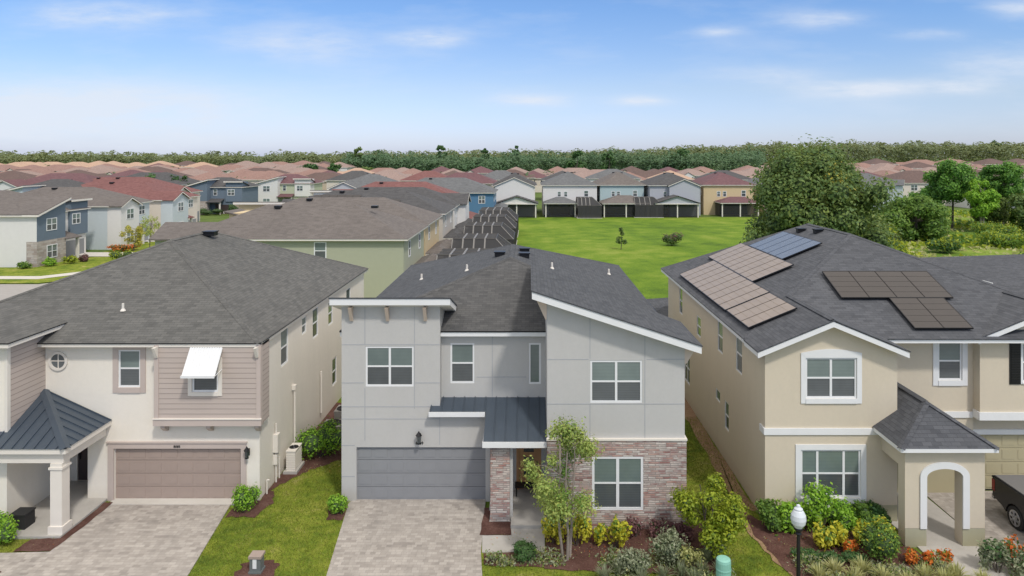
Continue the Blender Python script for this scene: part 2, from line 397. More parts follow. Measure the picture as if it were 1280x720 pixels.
def vent(parent, x, y, z, s=.28):
    m = MB('dark_metal'); m.box(x-s, x+s, y-s*.8, y+s*.8, z-.05, z+.14); m.box(x-s*1.15, x+s*1.15, y-s, y+s, z+.14, z+.19); m.build('roof_vent', parent)
def pipe(parent, x, y, z):
    m = MB('offwhite'); m.tube((x, y, z-.1), (x, y, z+.28), .05, .045, 8); m.lathe([(.11, z-.02), (.055, z+.08)], x, y, 10); m.build('vent_pipe', parent)
def garage_door(parent, O, U, u0, u1, v0, v1, mat, rows=4, cols=8):
    mb = MB(mat, 'gasket'); dh = (v1-v0)/rows
    for r in range(rows):
        a, b = v0+r*dh+.012, v0+(r+1)*dh-.004
        mb.ubox(O, U, u0, u1, a, b, -.16, -.10)
    mb.ubox(O, U, u0, u1, v0, v1, -.19, -.162, 1)
    mb.ubox(O, U, u0, u1, v0, v0+.03, -.15, -.095, 1)
    d = mb.build('garage_door', parent)
    pm = MB(mat)
    cw = (u1-u0)/cols
    for r in range(rows):
        for c in range(cols):
            a = u0+c*cw+.07; b = u0+(c+1)*cw-.07
            pm.ubox(O, U, a, b, v0+r*dh+.10, v0+(r+1)*dh-.09, -.102, -.088)
    pm.build('door_panel', d); return d
def seams(mb, O, U, vl, hl, m=0):
    for u, v0, v1 in vl: mb.ubox(O, U, u-.014, u+.014, v0, v1, .0, .006, m)
    for v, u0, u1 in hl: mb.ubox(O, U, u0, u1, v-.014, v+.014, .0, .007, m)
def lantern(parent, x, y, z, s=1.0):
    m = MB('dark_metal', 'glass_dark')
    m.box(x-.05*s, x+.05*s, y-.02, y, z-.02, z+.22*s); m.box(x-.015, x+.015, y-.14*s, y-.02, z+.17*s, z+.2*s)
    m.lathe([(.012, z+.34*s), (.03*s, z+.3*s), (.11*s, z+.2*s), (.1*s, z+.19*s)], x, y-.14*s, 6)
    m.lathe([(.085*s, z+.19*s), (.06*s, z-.04*s)], x, y-.14*s, 6, 1)
    m.lathe([(.07*s, z-.04*s), (.07*s, z-.07*s), (.01, z-.1*s)], x, y-.14*s, 6)
    m.build('wall_lantern', parent)
def text(parent, s, x, y, z, size, mat):
    c = bpy.data.curves.new('house_number', 'FONT'); c.body = s; c.size = size; c.extrude = .008; c.align_x = 'CENTER'
    o = bpy.data.objects.new('tmp', c); COL.objects.link(o)
    dg = bpy.context.evaluated_depsgraph_get(); me = bpy.data.meshes.new_from_object(o.evaluated_get(dg)); bpy.data.objects.remove(o)
    me.materials.clear(); me.materials.append(W[mat]); me.name = 'house_number'
    me.transform(__import__('mathutils').Matrix.Rotation(PI/2, 4, 'X'))
    n = bpy.data.objects.new('house_number', me); COL.objects.link(n); n.parent = parent; b = parent['_b']
    n.location = (x-b[0], y-b[1], z-b[2]); n['_b'] = b
SUN_E = 2.2; SKY_S = .12
SKY_TINT = [(0.0, (.88, .97, 1.50)), (.1, (1.0, 1.0, 1.19)), (.22, (.81, 1.0, 1.28))]
CLOUD = (6.4, 6.9, 7.75, 1)
HIGH_FILL = (10.4, 9.9, 9.2, 1)  # unseen bright cloud sheet above the frame, added as fill light
XU = (1, 0); YU = (0, 1); NYU = (0, -1); NXU = (-1, 0)
W['seam'] = m_plain('grey_panel_joint', (.37, .375, .385), .8)
# =================================================================== CENTRE HOUSE (grey, stone, two shed roofs)
C = thing('house', 'light grey two storey house with red stone corner, slate garage door and shed roofs', 'house', (-.8, 25.74, 0), 'houses facing the camera along the near street')
w = MB('c_stucco', 'seam')
O1 = (-7.09, 25.74, 0); w.wall(O1, XU, 5.6, 3.5, [hole(.56, 5.43, 0, 2.05)], .18)
O2 = (-7.09, 25.74, 3.5)
w.wall(O2, XU, 3.71, 4.08, [hole(.91, 2.72, .84, 2.35)])
w.wall((-3.38, 26.2, 3.1), XU, 4.0, 3.1, [hole(.34, 1.26, 1.21, 2.75), hole(3.35, 3.81, 1.18, 2.75)])
seams(w, O1, XU, [(.88, 2.3, 3.5), (3.7, 2.15, 3.5)], [(3.12, 0, 3.71), (.95, 0, .5), (2.12, 0, .5)], 1)
seams(w, O2, XU, [(.88, 0, .78), (.88, 2.41, 4.0), (2.75, 0, 4.0)], [(.98, 0, .85), (.98, 2.78, 3.71), (2.42, 0, 3.71), (.08, 0, 3.71)], 1)
seams(w, (-3.38, 26.2, 3.1), XU, [(1.95, .7, 3.1)], [(1.45, 1.35, 3.25)], 1)
# wing side walls (follow the falling roof), main box
def pol(mb, pts, m=0): mb.face(pts, m)
for x in (-7.09, -3.38):
    pol(w, [(x, 25.74, 3.0 if x < -5 else 3.3), (x, 29.3, 3.0), (x, 29.3, 6.3), (x, 25.74, 7.56)])
w.wall((-7.0, 41.2, 0), NYU, 15.45, 6.3)
w.face([(-7.0, 25.76, 0), (-7.0, 25.76, 6.2), (-7.09, 25.75, 6.2), (-7.09, 25.75, 0)])
w.wall((5.2, 41.2, 0), NXU, 12.2, 6.3)
w.wall((5.2, 27.0, 0), YU, 14.2, 6.3, [hole(3, 3.8, 4.3, 5.8), hole(8, 8.8, 4.3, 5.8)])
w.wall((5.43, 23.9, 3.13), YU, 3.1, 3.3)
w.face([(5.43, 27, 0), (5.2, 27, 0), (5.2, 27, 6.43), (5.43, 27, 6.43)])
# right wing, upper stucco with raking top
OR = (.615, 23.9, 3.13)
w.wall(OR, XU, 4.815, 3.12, [hole(1.51, 3.325, 1.26, 2.74)], top=[(0, 3.12), (4.815, 3.12), (4.815, 3.25), (0, 4.82)])
seams(w, OR, XU, [(1.5, 0, 1.2), (1.5, 2.8, 4.3), (3.42, 0, 3.6)], [(1.22, 0, 4.815), (2.78, 0, 1.45), (2.78, 3.48, 4.815)], 1)
w.face([(.615, 23.9, 3.1), (.615, 30, 3.1), (.615, 30, 7.95), (.615, 23.9, 7.95)])
# porch: door wall, returns, ceiling
w.wall((-1.49, 26.35, 0), XU, 2.11, 3.2, [hole(.98, 1.94, .15, 2.35)])
w.face([(-1.49, 25.74, 0), (-1.49, 26.35, 0), (-1.49, 26.35, 3.5), (-1.49, 25.74, 3.5)])
w.face([(-1.6, 24.1, 2.88), (.6, 24.1, 2.88), (.6, 26.3, 2.88), (-1.6, 26.3, 2.88)])
w.face([(.6, 24, 0), (.6, 26.35, 0), (.6, 26.35, 3.2), (.6, 24, 3.2)])
w.build('wall', C)
s = MB('stone', 'offwhite')
s.wall((.615, 23.82, 0), XU, 4.86, 3.10, [hole(1.565, 3.355, .67, 2.54)], .10)
s.face([(.605, 23.82, 0), (.605, 24.6, 0), (.605, 24.6, 3.1), (.605, 23.82, 3.1)]); s.face([(5.475, 23.82, 0), (5.475, 27, 0), (5.475, 27, 3.1), (5.475, 23.82, 3.1)])
s.box(.59, 5.5, 23.79, 23.9, 3.10, 3.16, 1); s.box(5.44, 5.5, 23.9, 27, 3.10, 3.16, 1)
s.build('stone_veneer', C)
col = MB('stone', 'concrete'); col.box(-1.395, -.71, 24.27, 24.95, 0, 2.62); col.box(-1.43, -.675, 24.235, 24.985, -.02, .06, 1)
col.build('stone_column', C)
bm = MB('stone', 'c_stucco'); bm.box(-1.395, .60, 24.30, 24.72, 2.622, 2.86); bm.box(-.705, -.60, 24.35, 24.9, 0, 2.62, 1); bm.build('porch_beam', C)
window(C, O2, XU, .91, 2.72, .84, 2.35); window(C, (-3.38, 26.2, 3.1), XU, .34, 1.26, 1.21, 2.75, cols=())
window(C, (-3.38, 26.2, 3.1), XU, 3.35, 3.81, 1.18, 2.75, cols=(), rail=None)
window(C, OR, XU, 1.51, 3.325, 1.26, 2.74); window(C, (.615, 23.82, 0), XU, 1.565, 3.355, .67, 2.54, fw=.085)
window(C, (5.2, 27, 0), YU, 3, 3.8, 4.3, 5.8, cols=()); window(C, (5.2, 27, 0), YU, 8, 8.8, 4.3, 5.8, cols=())
garage_door(C, O1, XU, .56, 5.43, 0, 2.05, 'c_garage')
d = MB('door_wood'); OD = (-1.49, 26.35, 0)
d.ubox(OD, XU, .98, 1.07, .15, 2.35, -.08, -.0).ubox(OD, XU, 1.85, 1.94, .15, 2.35, -.08, -.0).ubox(OD, XU, 1.07, 1.85, 2.26, 2.35, -.08, 0)
dd = d.build('door_frame', C)
d = MB('door_wood'); d.ubox(OD, XU, 1.07, 1.26, .17, 2.26, -.1, -.04).ubox(OD, XU, 1.66, 1.85, .17, 2.26, -.1, -.04)
for a, b in ((.17, .62), (.90, 1.10), (1.40, 1.58), (1.95, 2.26)): d.ubox(OD, XU, 1.26, 1.66, a, b, -.1, -.045)
dr = d.build('front_door', C)
g = MB('glass_dark'); g.upoly(OD, XU, [(1.2, .4), (1.72, .4), (1.72, 2.08), (1.2, 2.08)], -.07); g.build('door_glass', dr)
h = MB('dark_metal'); h.ubox(OD, XU, 1.76, 1.79, .95, 1.25, -.04, .02); h.build('door_handle', dr)
# metal roof over the entry
mr = MB('metal_roof', 'metal_roof')
def mz(y): return 2.98+(y-24.0)*.364
mr.prism([(-1.63, 24.0), (.60, 24.0), (.60, 26.19), (-1.63, 26.19)], lambda x, y: mz(y)-.05, lambda x, y: mz(y))
mr.prism([(-3.73, 25.42), (-1.632, 25.42), (-1.632, 25.735), (-3.73, 25.735)], lambda x, y: mz(y)-.05, lambda x, y: mz(y))
mr.prism([(-3.375, 25.737), (-1.632, 25.737), (-1.632, 26.19), (-3.375, 26.19)], lambda x, y: mz(y)-.05, lambda x, y: mz(y))
x = -3.7
while x < .6:
    y0 = 25.42 if x < -1.64 else 24.0
    y1 = 25.735 if x < -3.38 else 26.19
    mr.prism([(x-.012, y0), (x+.012, y0), (x+.012, y1), (x-.012, y1)], lambda x, y: mz(y), lambda x, y: mz(y)+.04)
    x += .405
mr.build('metal_roof', C)
fa = MB('white')
fa.box(-3.76, -1.66, 25.39, 25.418, 3.32, 3.5); fa.box(-1.66, .60, 23.96, 23.998, 2.78, 2.98); fa.box(-1.66, -1.632, 24.0, 25.4, 2.80, 2.96)
fa.box(-3.76, -3.732, 25.42, 25.735, 3.32, 3.46)
# main roof fascia + shed slabs
fa.prism([(-7.2, 25.92), (5.4, 25.92), (5.4, 41.5), (-7.2, 41.5)], 6.18, 6.34)
def zl(y): return 7.80-(y-25.3)*.335
def zr(x): return 8.42-(x-.08)*.323
fa.prism([(-7.42, 25.3), (-2.95, 25.3), (-2.95, 29.2), (-7.42, 29.2)], lambda x, y: zl(y)-.30, lambda x, y: zl(y)-.07)
P5 = [(.08, 23.4), (5.9, 23.4), (5.9, 26.8), (5.4, 26.9), (.08, 30.2)]
fa.prism(P5, lambda x, y: zr(x)-.30, lambda x, y: zr(x)-.05)
fa.build('fascia', C)
rf = MB('shingle_c', 'dark_metal', 'shingle_cf')
A, B, Cc, D, E, F = (-7.2, 25.9, 6.39), (5.4, 25.9, 6.39), (5.4, 41.5, 6.39), (-7.2, 41.5, 6.39), (-.87, 31.5, 8.37), (-.87, 36.0, 8.37)
rf.face([A, B, E], 2); rf.face([B, Cc, F, E]); rf.face([Cc, D, F]); rf.face([D, A, E, F])
rf.prism([(-7.22, 25.89), (5.42, 25.89), (5.42, 41.52), (-7.22, 41.52)], 6.342, 6.385, 1)
rf.prism([(-7.45, 25.27), (-2.92, 25.27), (-2.92, 29.2), (-7.45, 29.2)], lambda x, y: zl(y)-.068, lambda x, y: zl(y)-.02)
rf.prism([(.05, 23.37), (5.93, 23.37), (5.93, 26.8), (5.42, 26.95), (.05, 30.25)], lambda x, y: zr(x)-.048, lambda x, y: zr(x))
# ridge caps
def cap(mb, p, q, r=.13, m=0, lift=.03):
    p, q = Vector(p), Vector(q); d_ = (q-p).normalized(); sd = Vector((d_.y, -d_.x, 0)).normalized()*r
    u = Vector((0, 0, lift)); dn = Vector((0, 0, -r*.42+lift))
    mb.face([p+sd+dn, q+sd+dn, q+u, p+u], m); mb.face([p+u, q+u, q-sd+dn, p-sd+dn], m)
cap(rf, E, F); cap(rf, A, E, m=2); cap(rf, B, E, m=2); cap(rf, D, F); cap(rf, Cc, F)
R = rf.build('roof', C)
def roofz_c(x): return 8.37-(abs(x+.87))*.3155
for x, y in ((-1.45, 33.2), (-.25, 34.6), (-.25, 32.9)): vent(C, x, y, roofz_c(x)+.03, .24)
for x, y in ((-5.3, 33.5), (-2.9, 31.6), (1.05, 32.0), (4.2, 36.2)): pipe(C, x, y, roofz_c(x))
for x in (-6.7, -5.34, -3.92):
    b = MB('wood'); b.sweep([(x-.055, 25.738, 7.38), (x-.055, 25.738, 6.82), (x-.055, 25.66, 6.82), (x-.055, 25.34, 7.38)], (.11, 0, 0)); b.build('bracket', C)
b = MB('wood'); b.sweep([(.60, 23.92, 7.95), (.60, 23.92, 7.3), (.55, 23.92, 7.3), (.2, 23.92, 8.06), (.2, 23.92, 8.12), (.60, 23.92, 8.0)], (0, .12, 0)); b.build('bracket', C)
b = MB('wood'); b.sweep([(5.435, 23.92, 6.4), (5.435, 23.92, 5.75), (5.5, 23.92, 5.75), (5.8, 23.92, 6.25)], (0, .12, 0)); b.build('bracket', C)
lantern(C, -4.15, 25.73, 2.33, 1.15); text(C, '8089', -4.15, 25.728, 2.16, .15, 'dark_metal')
bn = MB('dark_metal'); bn.box(-.55, .45, 25.75, 26.15, .5, .56)
for x in (-.5, .4):
    for y in (25.8, 26.1): bn.tube((x, y, .17), (x, y, .5), .025, .025, 6)
o = bn.build('bench', label='low black bench standing in front of the oak front door', cat='bench')

# =================================================================== RIGHT HOUSE (beige, gables, solar panels)
H = thing('house', 'beige two storey house with arched porch, white trimmed gables and roof solar panels', 'house', (15, 24.27, 0), 'houses facing the camera along the near street')
w = MB('r_stucco', 'r_base')
O = (8.37, 24.27, 0)
w.wall(O, XU, 4.7, 6.1, [hole(1.44, 3.26, 4.41, 5.86), hole(1.27, 3.40, .88, 2.59)], top=[(0, 6.1), (4.7, 6.1), (2.35, 7.02)])
w.ubox(O, XU, 0, 4.7, 0, .62, .0, .012, 1)
side = [(26.9, 27.7, 4.36, 5.86), (29.6, 30.4, 4.4, 5.8), (33.4, 34.2, 4.1, 5.1), (35.7, 36.9, 1.0, 2.6), (37.4, 38.2, 4.3, 5.75), (30.0, 30.7, 2.15, 2.65), (28.7, 29.3, 1.4, 2.6)]
OS = (8.37, 41.2, 0); w.wall(OS, NYU, 16.93, 6.15, [hole(41.2-b, 41.2-a, c, d_) for a, b, c, d_ in side])
w.wall((13.07, 26.4, 0), XU, 4.08, 6.15, [hole(2.72, 3.65, 4.36, 5.85)])
w.face([(13.07, 24.27, 0), (13.07, 26.4, 0), (13.07, 26.4, 6.15), (13.07, 24.27, 6.15)])
w.wall((17.15, 26.0, 3.12), XU, 5.0, 3.0, [hole(1.6, 3.4, 1.3, 2.8)], top=[(0, 3.0), (5, 3.0), (2.55, 4.0)])
w.face([(17.15, 26, 3.0), (17.15, 26.4, 3.0), (17.15, 26.4, 6.15), (17.15, 26, 6.15)])
w.face([(17.15, 26.0, 3.12), (22.15, 26.0, 3.12), (22.15, 26.6, 3.12), (17.15, 26.6, 3.12)])
w.wall((17.152, 26.6, 0), XU, 5.0, 3.13, [hole(0, 3.1, 0, 2.2)])
w.wall((22.6, 26.0, 0), YU, 15.2, 6.15); w.wall((22.6, 41.2, 0), NXU, 14.2, 6.15)
w.face([(22.15, 26, 0), (22.6, 26, 0), (22.6, 26, 6.15), (22.15, 26, 6.15)])
w.build('wall', H)
t = MB('white')
t.ubox(O, XU, -.05, 4.72, 3.13, 3.36, 0, .05); t.box(8.31, 8.368, 24.27, 24.7, 3.13, 3.36); t.box(13.072, 13.12, 24.22, 26.35, 3.13, 3.36)
t.box(13.12, 17.10, 26.34, 26.398, 2.93, 3.16); t.box(17.10, 22.2, 25.94, 25.998, 2.98, 3.28); t.box(17.09, 17.148, 26.0, 26.34, 2.98, 3.28)
t.box(15.0, 20.4, 26.33, 26.398, 2.2, 2.38) if False else None
t.box(17.2, 20.5, 26.54, 26.598, 2.2, 2.40); t.box(13.3, 17.1, 26.34, 26.398, 2.2, 2.40)
t.build('belt_trim', H)
window(H, O, XU, 1.44, 3.26, 4.41, 5.86, trim=.17, arch=.14); window(H, O, XU, 1.27, 3.40, .88, 2.59, cols=(.28, .72), trim=.19)
for a, b, c, d_ in side: window(H, OS, NYU, 41.2-b, 41.2-a, c, d_, cols=(.5,) if b-a > 1 else (), rail=.5 if d_-c > .8 else None, fw=.05)
window(H, (13.07, 26.4, 0), XU, 2.72, 3.65, 4.36, 5.85, cols=(), trim=.2); window(H, (17.15, 26, 3.12), XU, 1.6, 3.4, 1.3, 2.8, trim=.06)
for u in (1.12, 3.4+.07):
    sh = MB('dark_metal'); OG = (17.15, 26, 3.12); sh.ubox(OG, XU, u, u+.42, 1.22, 2.86, .0, .035)
    for k in range(16): sh.ubox(OG, XU, u+.05, u+.37, 1.3+k*.095, 1.36+k*.095, .036, .05)
    sh.build('shutter', H)
# garage door across the recess and under the right gable
garage_door(H, (15.25, 26.56, 0), XU, 0, 5.0, 0, 2.2, 'r_garage', 4, 8)
w2 = MB('r_garage'); w2.box(13.08, 15.2, 26.36, 26.398, .02, 2.2); w2.box(15.2, 17.15, 26.36, 26.398, .02, 2.2); w2.build('door_surround', H)
# porch
p = MB('r_stucco', 'r_base', 'white')
OP = (12.5, 22.73, 0)
u0, u1, sp, rise = .71, 1.91, 2.35, .28
arc = [((u0+u1)/2+(u1-u0)/2*math.cos(PI*k/16), sp+rise*math.sin(PI*k/16)) for k in range(17)]
for dd_, mm in ((0, 0),):
    p.upoly(OP, XU, [(0, .63), (u0, .63), (u0, sp), (0, sp)], 0, 0); p.upoly(OP, XU, [(u1, .63), (2.66, .63), (2.66, sp), (u1, sp)], 0, 0)
    p.upoly(OP, XU, [(0, 0), (u0, 0), (u0, .63), (0, .63)], .01, 1); p.upoly(OP, XU, [(u1, 0), (2.66, 0), (2.66, .63), (u1, .63)], .01, 1)
    for (a, b), (c, d_) in zip(arc[:-1], arc[1:]): p.upoly(OP, XU, [(c, d_), (a, b), (a, 3.3), (c, 3.3)], 0, 0)
    p.upoly(OP, XU, [(0, sp), (u0, sp), (u0, 3.3), (0, 3.3)], 0, 0); p.upoly(OP, XU, [(u1, sp), (2.66, sp), (2.66, 3.3), (u1, 3.3)], 0, 0)
for (a, b), (c, d_) in zip(arc[:-1], arc[1:]): p.face([(12.5+a, 22.73, b), (12.5+c, 22.73, d_), (12.5+c, 23.15, d_), (12.5+a, 23.15, b)])
for x in (12.5+u0, 12.5+u1): p.face([(x, 22.73, 0), (x, 23.15, 0), (x, 23.15, sp), (x, 22.73, sp)])
for x, x2 in ((12.5, 12.5+u0), (15.16, 12.5+u1)):
    p.face([(x, 22.73, 0), (x, 23.15, 0), (x, 23.15, 2.6), (x, 22.73, 2.6)]); p.face([(x, 23.15, 0), (x2, 23.15, 0), (x2, 23.15, 2.6), (x, 23.15, 2.6)])
    p.face([(x, 22.73, 2.6), (x, 26.4, 2.6), (x, 26.4, 3.3), (x, 22.73, 3.3)]); p.face([(x-.001, 23.15, 2.6), (x2, 23.15, 2.6), (x2, 26.4, 2.6), (x-.001, 26.4, 2.6)])
p.face([(12.5, 23.15, 2.95), (15.16, 23.15, 2.95), (15.16, 26.35, 2.95), (12.5, 26.35, 2.95)])
p.face([(12.5, 23.15, 2.3), (15.16, 23.15, 2.62), (15.16, 23.15, 3.3), (12.5, 23.15, 3.3)])
p.build('porch', H)
at_ = MB('white')   # arch trim, proud of the wall
out = [(1.31+.82*math.cos(PI*k/16), sp+.02+(rise+.20)*math.sin(PI*k/16)) for k in range(17)]
for k in range(16):
    a, b, c, d_ = arc[k], arc[k+1], out[k+1], out[k]
    q = [(12.5+u, 22.728, v) for u, v in (b, a, d_, c)]; at_.sweep(q, (0, -.05, 0))
at_.ubox(OP, XU, .49, u0, .63, sp+.02, .002, .05); at_.ubox(OP, XU, u1, 2.13, .63, sp+.02, .002, .05)
at_.build('arch_trim', H)
pr = MB('shingle_r', 'white')
pr.face([(12.18, 22.4, 3.42), (15.42, 22.4, 3.42), (13.8, 23.75, 4.5)]); pr.face([(15.42, 22.4, 3.42), (15.42, 26.39, 3.42), (13.8, 26.39, 4.5), (13.8, 23.75, 4.5)])
pr.face([(12.18, 24.26, 3.42), (12.18, 22.4, 3.42), (13.8, 23.75, 4.5), (13.8, 24.26, 4.5)]); pr.face([(13.08, 24.26, 4.02), (13.8, 24.26, 4.5), (13.8, 26.39, 4.5), (13.08, 26.39, 4.02)])
cap(pr, (15.42, 22.4, 3.42), (13.8, 23.75, 4.5)); cap(pr, (12.18, 22.4, 3.42), (13.8, 23.75, 4.5)); cap(pr, (13.8, 23.75, 4.5), (13.8, 26.38, 4.5))
pr.build('porch_roof', H)
fa = MB('white')
fa.prism([(12.19, 22.41), (15.41, 22.41), (15.41, 26.38), (13.12, 26.38), (13.12, 24.2), (12.19, 24.2)], 3.28, 3.41)
fa.build('porch_fascia', H)
# main roof
EZ = 6.2; X0, X1 = 8.0, 23.0; RX, RZ = 15.5, 9.27
fa = MB('white')
fa.prism([(X0+.01, 25.52), (X1, 25.52), (X1, 41.58), (X0+.01, 41.58)], EZ-.17, EZ-.03)
def rake(mb, xl, xr, y, ze, slope, yb, th=.22):
    """white rake boards and shingled gable roof running back to yb"""
    xm = (xl+xr)/2; zt = ze+(xm-xl)*slope
    for xa, s_ in ((xl, 1), (xr, -1)):
        mb.sweep([(xa, y, ze-th), (xm, y, zt-th), (xm, y, zt-.03), (xa, y, ze-.03)], (0, .04, 0)) if s_ == 1 else mb.sweep([(xm, y, zt-th), (xa, y, ze-th), (xa, y, ze-.03), (xm, y, zt-.03)], (0, .04, 0))
        mb.sweep([(xa, y+.041, ze-.19), (xa, y+.041, ze-.03), (xm, y+.041, zt-.03), (xm, y+.041, zt-.19)], (0, yb-y-.05, 0))
rake(fa, 7.98, 13.28, 23.85, 6.18, .41, 25.4)
rake(fa, 16.85, 22.6, 25.6, 6.18, .41, 26.6)
fa.build('fascia', H)
rf = MB('shingle_r', 'dark_metal')
A, B, Cc, D, E, F = (X0, 25.45, EZ), (X1, 25.45, EZ), (X1, 41.6, EZ), (X0, 41.6, EZ), (RX, 33.0, RZ), (RX, 38.0, RZ)
rf.face([A, B, E]); rf.face([B, Cc, F, E]); rf.face([Cc, D, F]); rf.face([D, A, E, F])
rf.prism([(X0-.01, 25.47), (X1+.01, 25.47), (X1+.01, 41.6), (X0-.01, 41.6)], EZ-.028, EZ-.004, 1)
for xl, xr, y, yb in ((7.95, 13.31, 23.82, 28.05), (16.82, 22.63, 25.57, 28.4)):
    xm = (xl+xr)/2; zt = 6.17+(xm-xl)*.41
    rf.prism([(xl, y), (xm, y), (xm, yb), (xl, 25.6 if xl > 9 else 25.35)], lambda x_, y_: 6.165+(x_-xl)*.41, lambda x_, y_: 6.205+(x_-xl)*.41)
    rf.prism([(xm, y), (xr, y), (xr, 25.6), (xm, yb)], lambda x_, y_: 6.165+(xr-x_)*.41, lambda x_, y_: 6.205+(xr-x_)*.41)
    cap(rf, (xm, y, zt+.05), (xm, yb, zt+.05))
for a, b in ((E, F), (A, E), (B, E), (D, F), (Cc, F)): cap(rf, a, b)
rf.build('roof', H)
for x, y in ((15.0, 35.5), (14.7, 37.0)): vent(H, x, y, EZ+(x-8)*.409, .2)
# solar panels: each panel a thing resting on the roof
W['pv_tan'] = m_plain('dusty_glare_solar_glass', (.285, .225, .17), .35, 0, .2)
W['pv_blue'] = m_plain('blue_grey_solar_glass', (.12, .15, .20), .25, 0, .10)
W['pv_brown'] = m_plain('dark_brown_solar_glass', (.046, .037, .032), .3, 0, .15)
W['pv_line'] = m_plain('solar_cell_joint', (.262, .207, .157), .5)
W['pv_line2'] = m_plain('dark_solar_cell_joint', (.040, .033, .03), .5)
W['pv_white'] = m_plain('pale_solar_joint', (.22, .25, .29), .5)
def sp(side):
    k = (RZ-EZ)/7.5; L_ = math.sqrt(1+k*k)
    if side == 'L':   # u along +y, v up-slope (+x)
        return lambda u, v, d: (X0+v/L_-d*k/L_, u, EZ+v*k/L_+d/L_)
    return lambda u, v, d: (u, 25.45+v/L_-d*k/L_, EZ+v*k/L_+d/L_)
def panel(name, lab, grp, side, u0, u1, v0, v1, mat, line, nl, along):
    P = sp(side)
    mb = MB(mat, line, 'dark_metal'); d0, d1 = .10, .14
    def slab(a, b, c, e, lo, hi, m):
        pts = [P(a, c, hi), P(b, c, hi), P(b, e, hi), P(a, e, hi)]; q = [P(a, c, lo), P(b, c, lo), P(b, e, lo), P(a, e, lo)]
        mb.face(pts, m); mb.face(q[::-1], m)
        for i in range(4): mb.face([q[i], q[(i+1) % 4], pts[(i+1) % 4], pts[i]], m)
    slab(u0, u1, v0, v1, d0, d1, 0)
    for k in range(1, nl):
        if along == 'u': c = v0+(v1-v0)*k/nl; slab(u0+.02, u1-.02, c-.012, c+.012, d1+.001, d1+.004, 1)
        else: c = u0+(u1-u0)*k/nl; slab(c-.012, c+.012, v0+.02, v1-.02, d1+.001, d1+.004, 1)
    t = mb.build('solar_panel', H)
    mb = MB('dark_metal')
    for a, b, c, e in ((u0-.03, u1+.03, v0-.03, v0), (u0-.03, u1+.03, v1, v1+.03), (u0-.03, u0, v0, v1), (u1, u1+.03, v0, v1)): slab(a, b, c, e, d0-.01, d1+.006, 0)
    mb.build('panel_frame', t)
    mb = MB('dark_metal')
    for a in (u0+.3, u1-.35): slab(a, a+.05, v0+.1, v1-.1, .0, d0-.012, 0)
    mb.build('mounting_rail', t)
def inv(side, px, py):  # where on the roof plane a photographed panel corner lies (metres)
    k = (RZ-EZ)/7.5; L_ = math.sqrt(1+k*k); a, b = (px-662)/853.33, (196-py)/853.33
    if side == 'L': Y = (EZ-k*X0-13+.13)/(b-k*a) ; return (Y, (a*Y-X0)*L_)
    Y = (EZ-k*25.45-13+.13)/(b-k); return (a*Y, (Y-25.45)*L_)
def row(side, grp, lab, ustart, n, pw, v0, v1, mat, line, nl=6, along='u'):
    for k in range(n): panel('solar_panel', lab, grp, side, ustart+k*pw, ustart+(k+1)*pw-.03, v0, v1, mat, line, nl, along)
row('L', 'tan solar panels nearest the street', 'tan solar panel in the short row nearest the front gable of the beige house', 26.05, 3, .97, .45, 2.40, 'pv_tan', 'pv_line')
row('L', 'tan solar panels of the eave row', 'tan solar panel in the long row beside the left eave of the slate roof', 29.08, 9, .98, .42, 2.43, 'pv_tan', 'pv_line')
row('L', 'tan solar panels of the middle row', 'tan solar panel in the middle row on the left slope of the slate roof', 31.45, 8, .97, 2.50, 4.52, 'pv_tan', 'pv_line')
row('L', 'blue grey solar panels near the ridge', 'blue grey solar panel in the row closest to the roof ridge', 33.0, 5, 1.0, 4.6, 6.65, 'pv_blue', 'pv_white', 6, 'v')
row('F', 'dark brown solar panels of the upper row', 'dark brown solar panel in the upper row of four on the front slope', 12.70, 4, 1.13, 2.55, 4.5, 'pv_brown', 'pv_line2', 5)
row('F', 'dark brown solar panels of the lower row', 'dark brown solar panel in the lower pair on the front slope', 14.62, 2, 1.1, .52, 2.48, 'pv_brown', 'pv_line2', 5)

# =================================================================== LEFT HOUSE (cream, taupe siding box, metal porch roof)
Lh = thing('house', 'cream two storey house with taupe garage door, lap siding box and white window awning', 'house', (-14, 25.8, 0), 'houses facing the camera along the near street')
w = MB('l_stucco')
O = (-16.7, 25.8, 0); w.wall(O, XU, 6.5, 3.0, [hole(1.0, 5.8, 0, 1.99)], .16)
OU = (-18.3, 25.8, 3.0); w.wall(OU, XU, 8.1, 3.0, [hole(2.76, 3.6, 1.29, 2.71)])
side = [(28.0, 28.85, 4.35, 5.84), (30.6, 31.2, 5.0, 5.76), (32.1, 32.95, 4.4, 5.8), (34.6, 35.4, 4.4, 5.6), (35.3, 36.1, 1.1, 2.5), (38.0, 38.9, 4.3, 5.6)]
ORr = (-10.2, 25.8, 0); w.wall(ORr, YU, 16.2, 6.0, [hole(a-25.8, b-25.8, c, d_) for a, b, c, d_ in side])
w.wall((-10.2, 42, 0), NXU, 13.8, 6.0); w.wall((-24.2, 42, 0), NYU, 18.1, 6.0)
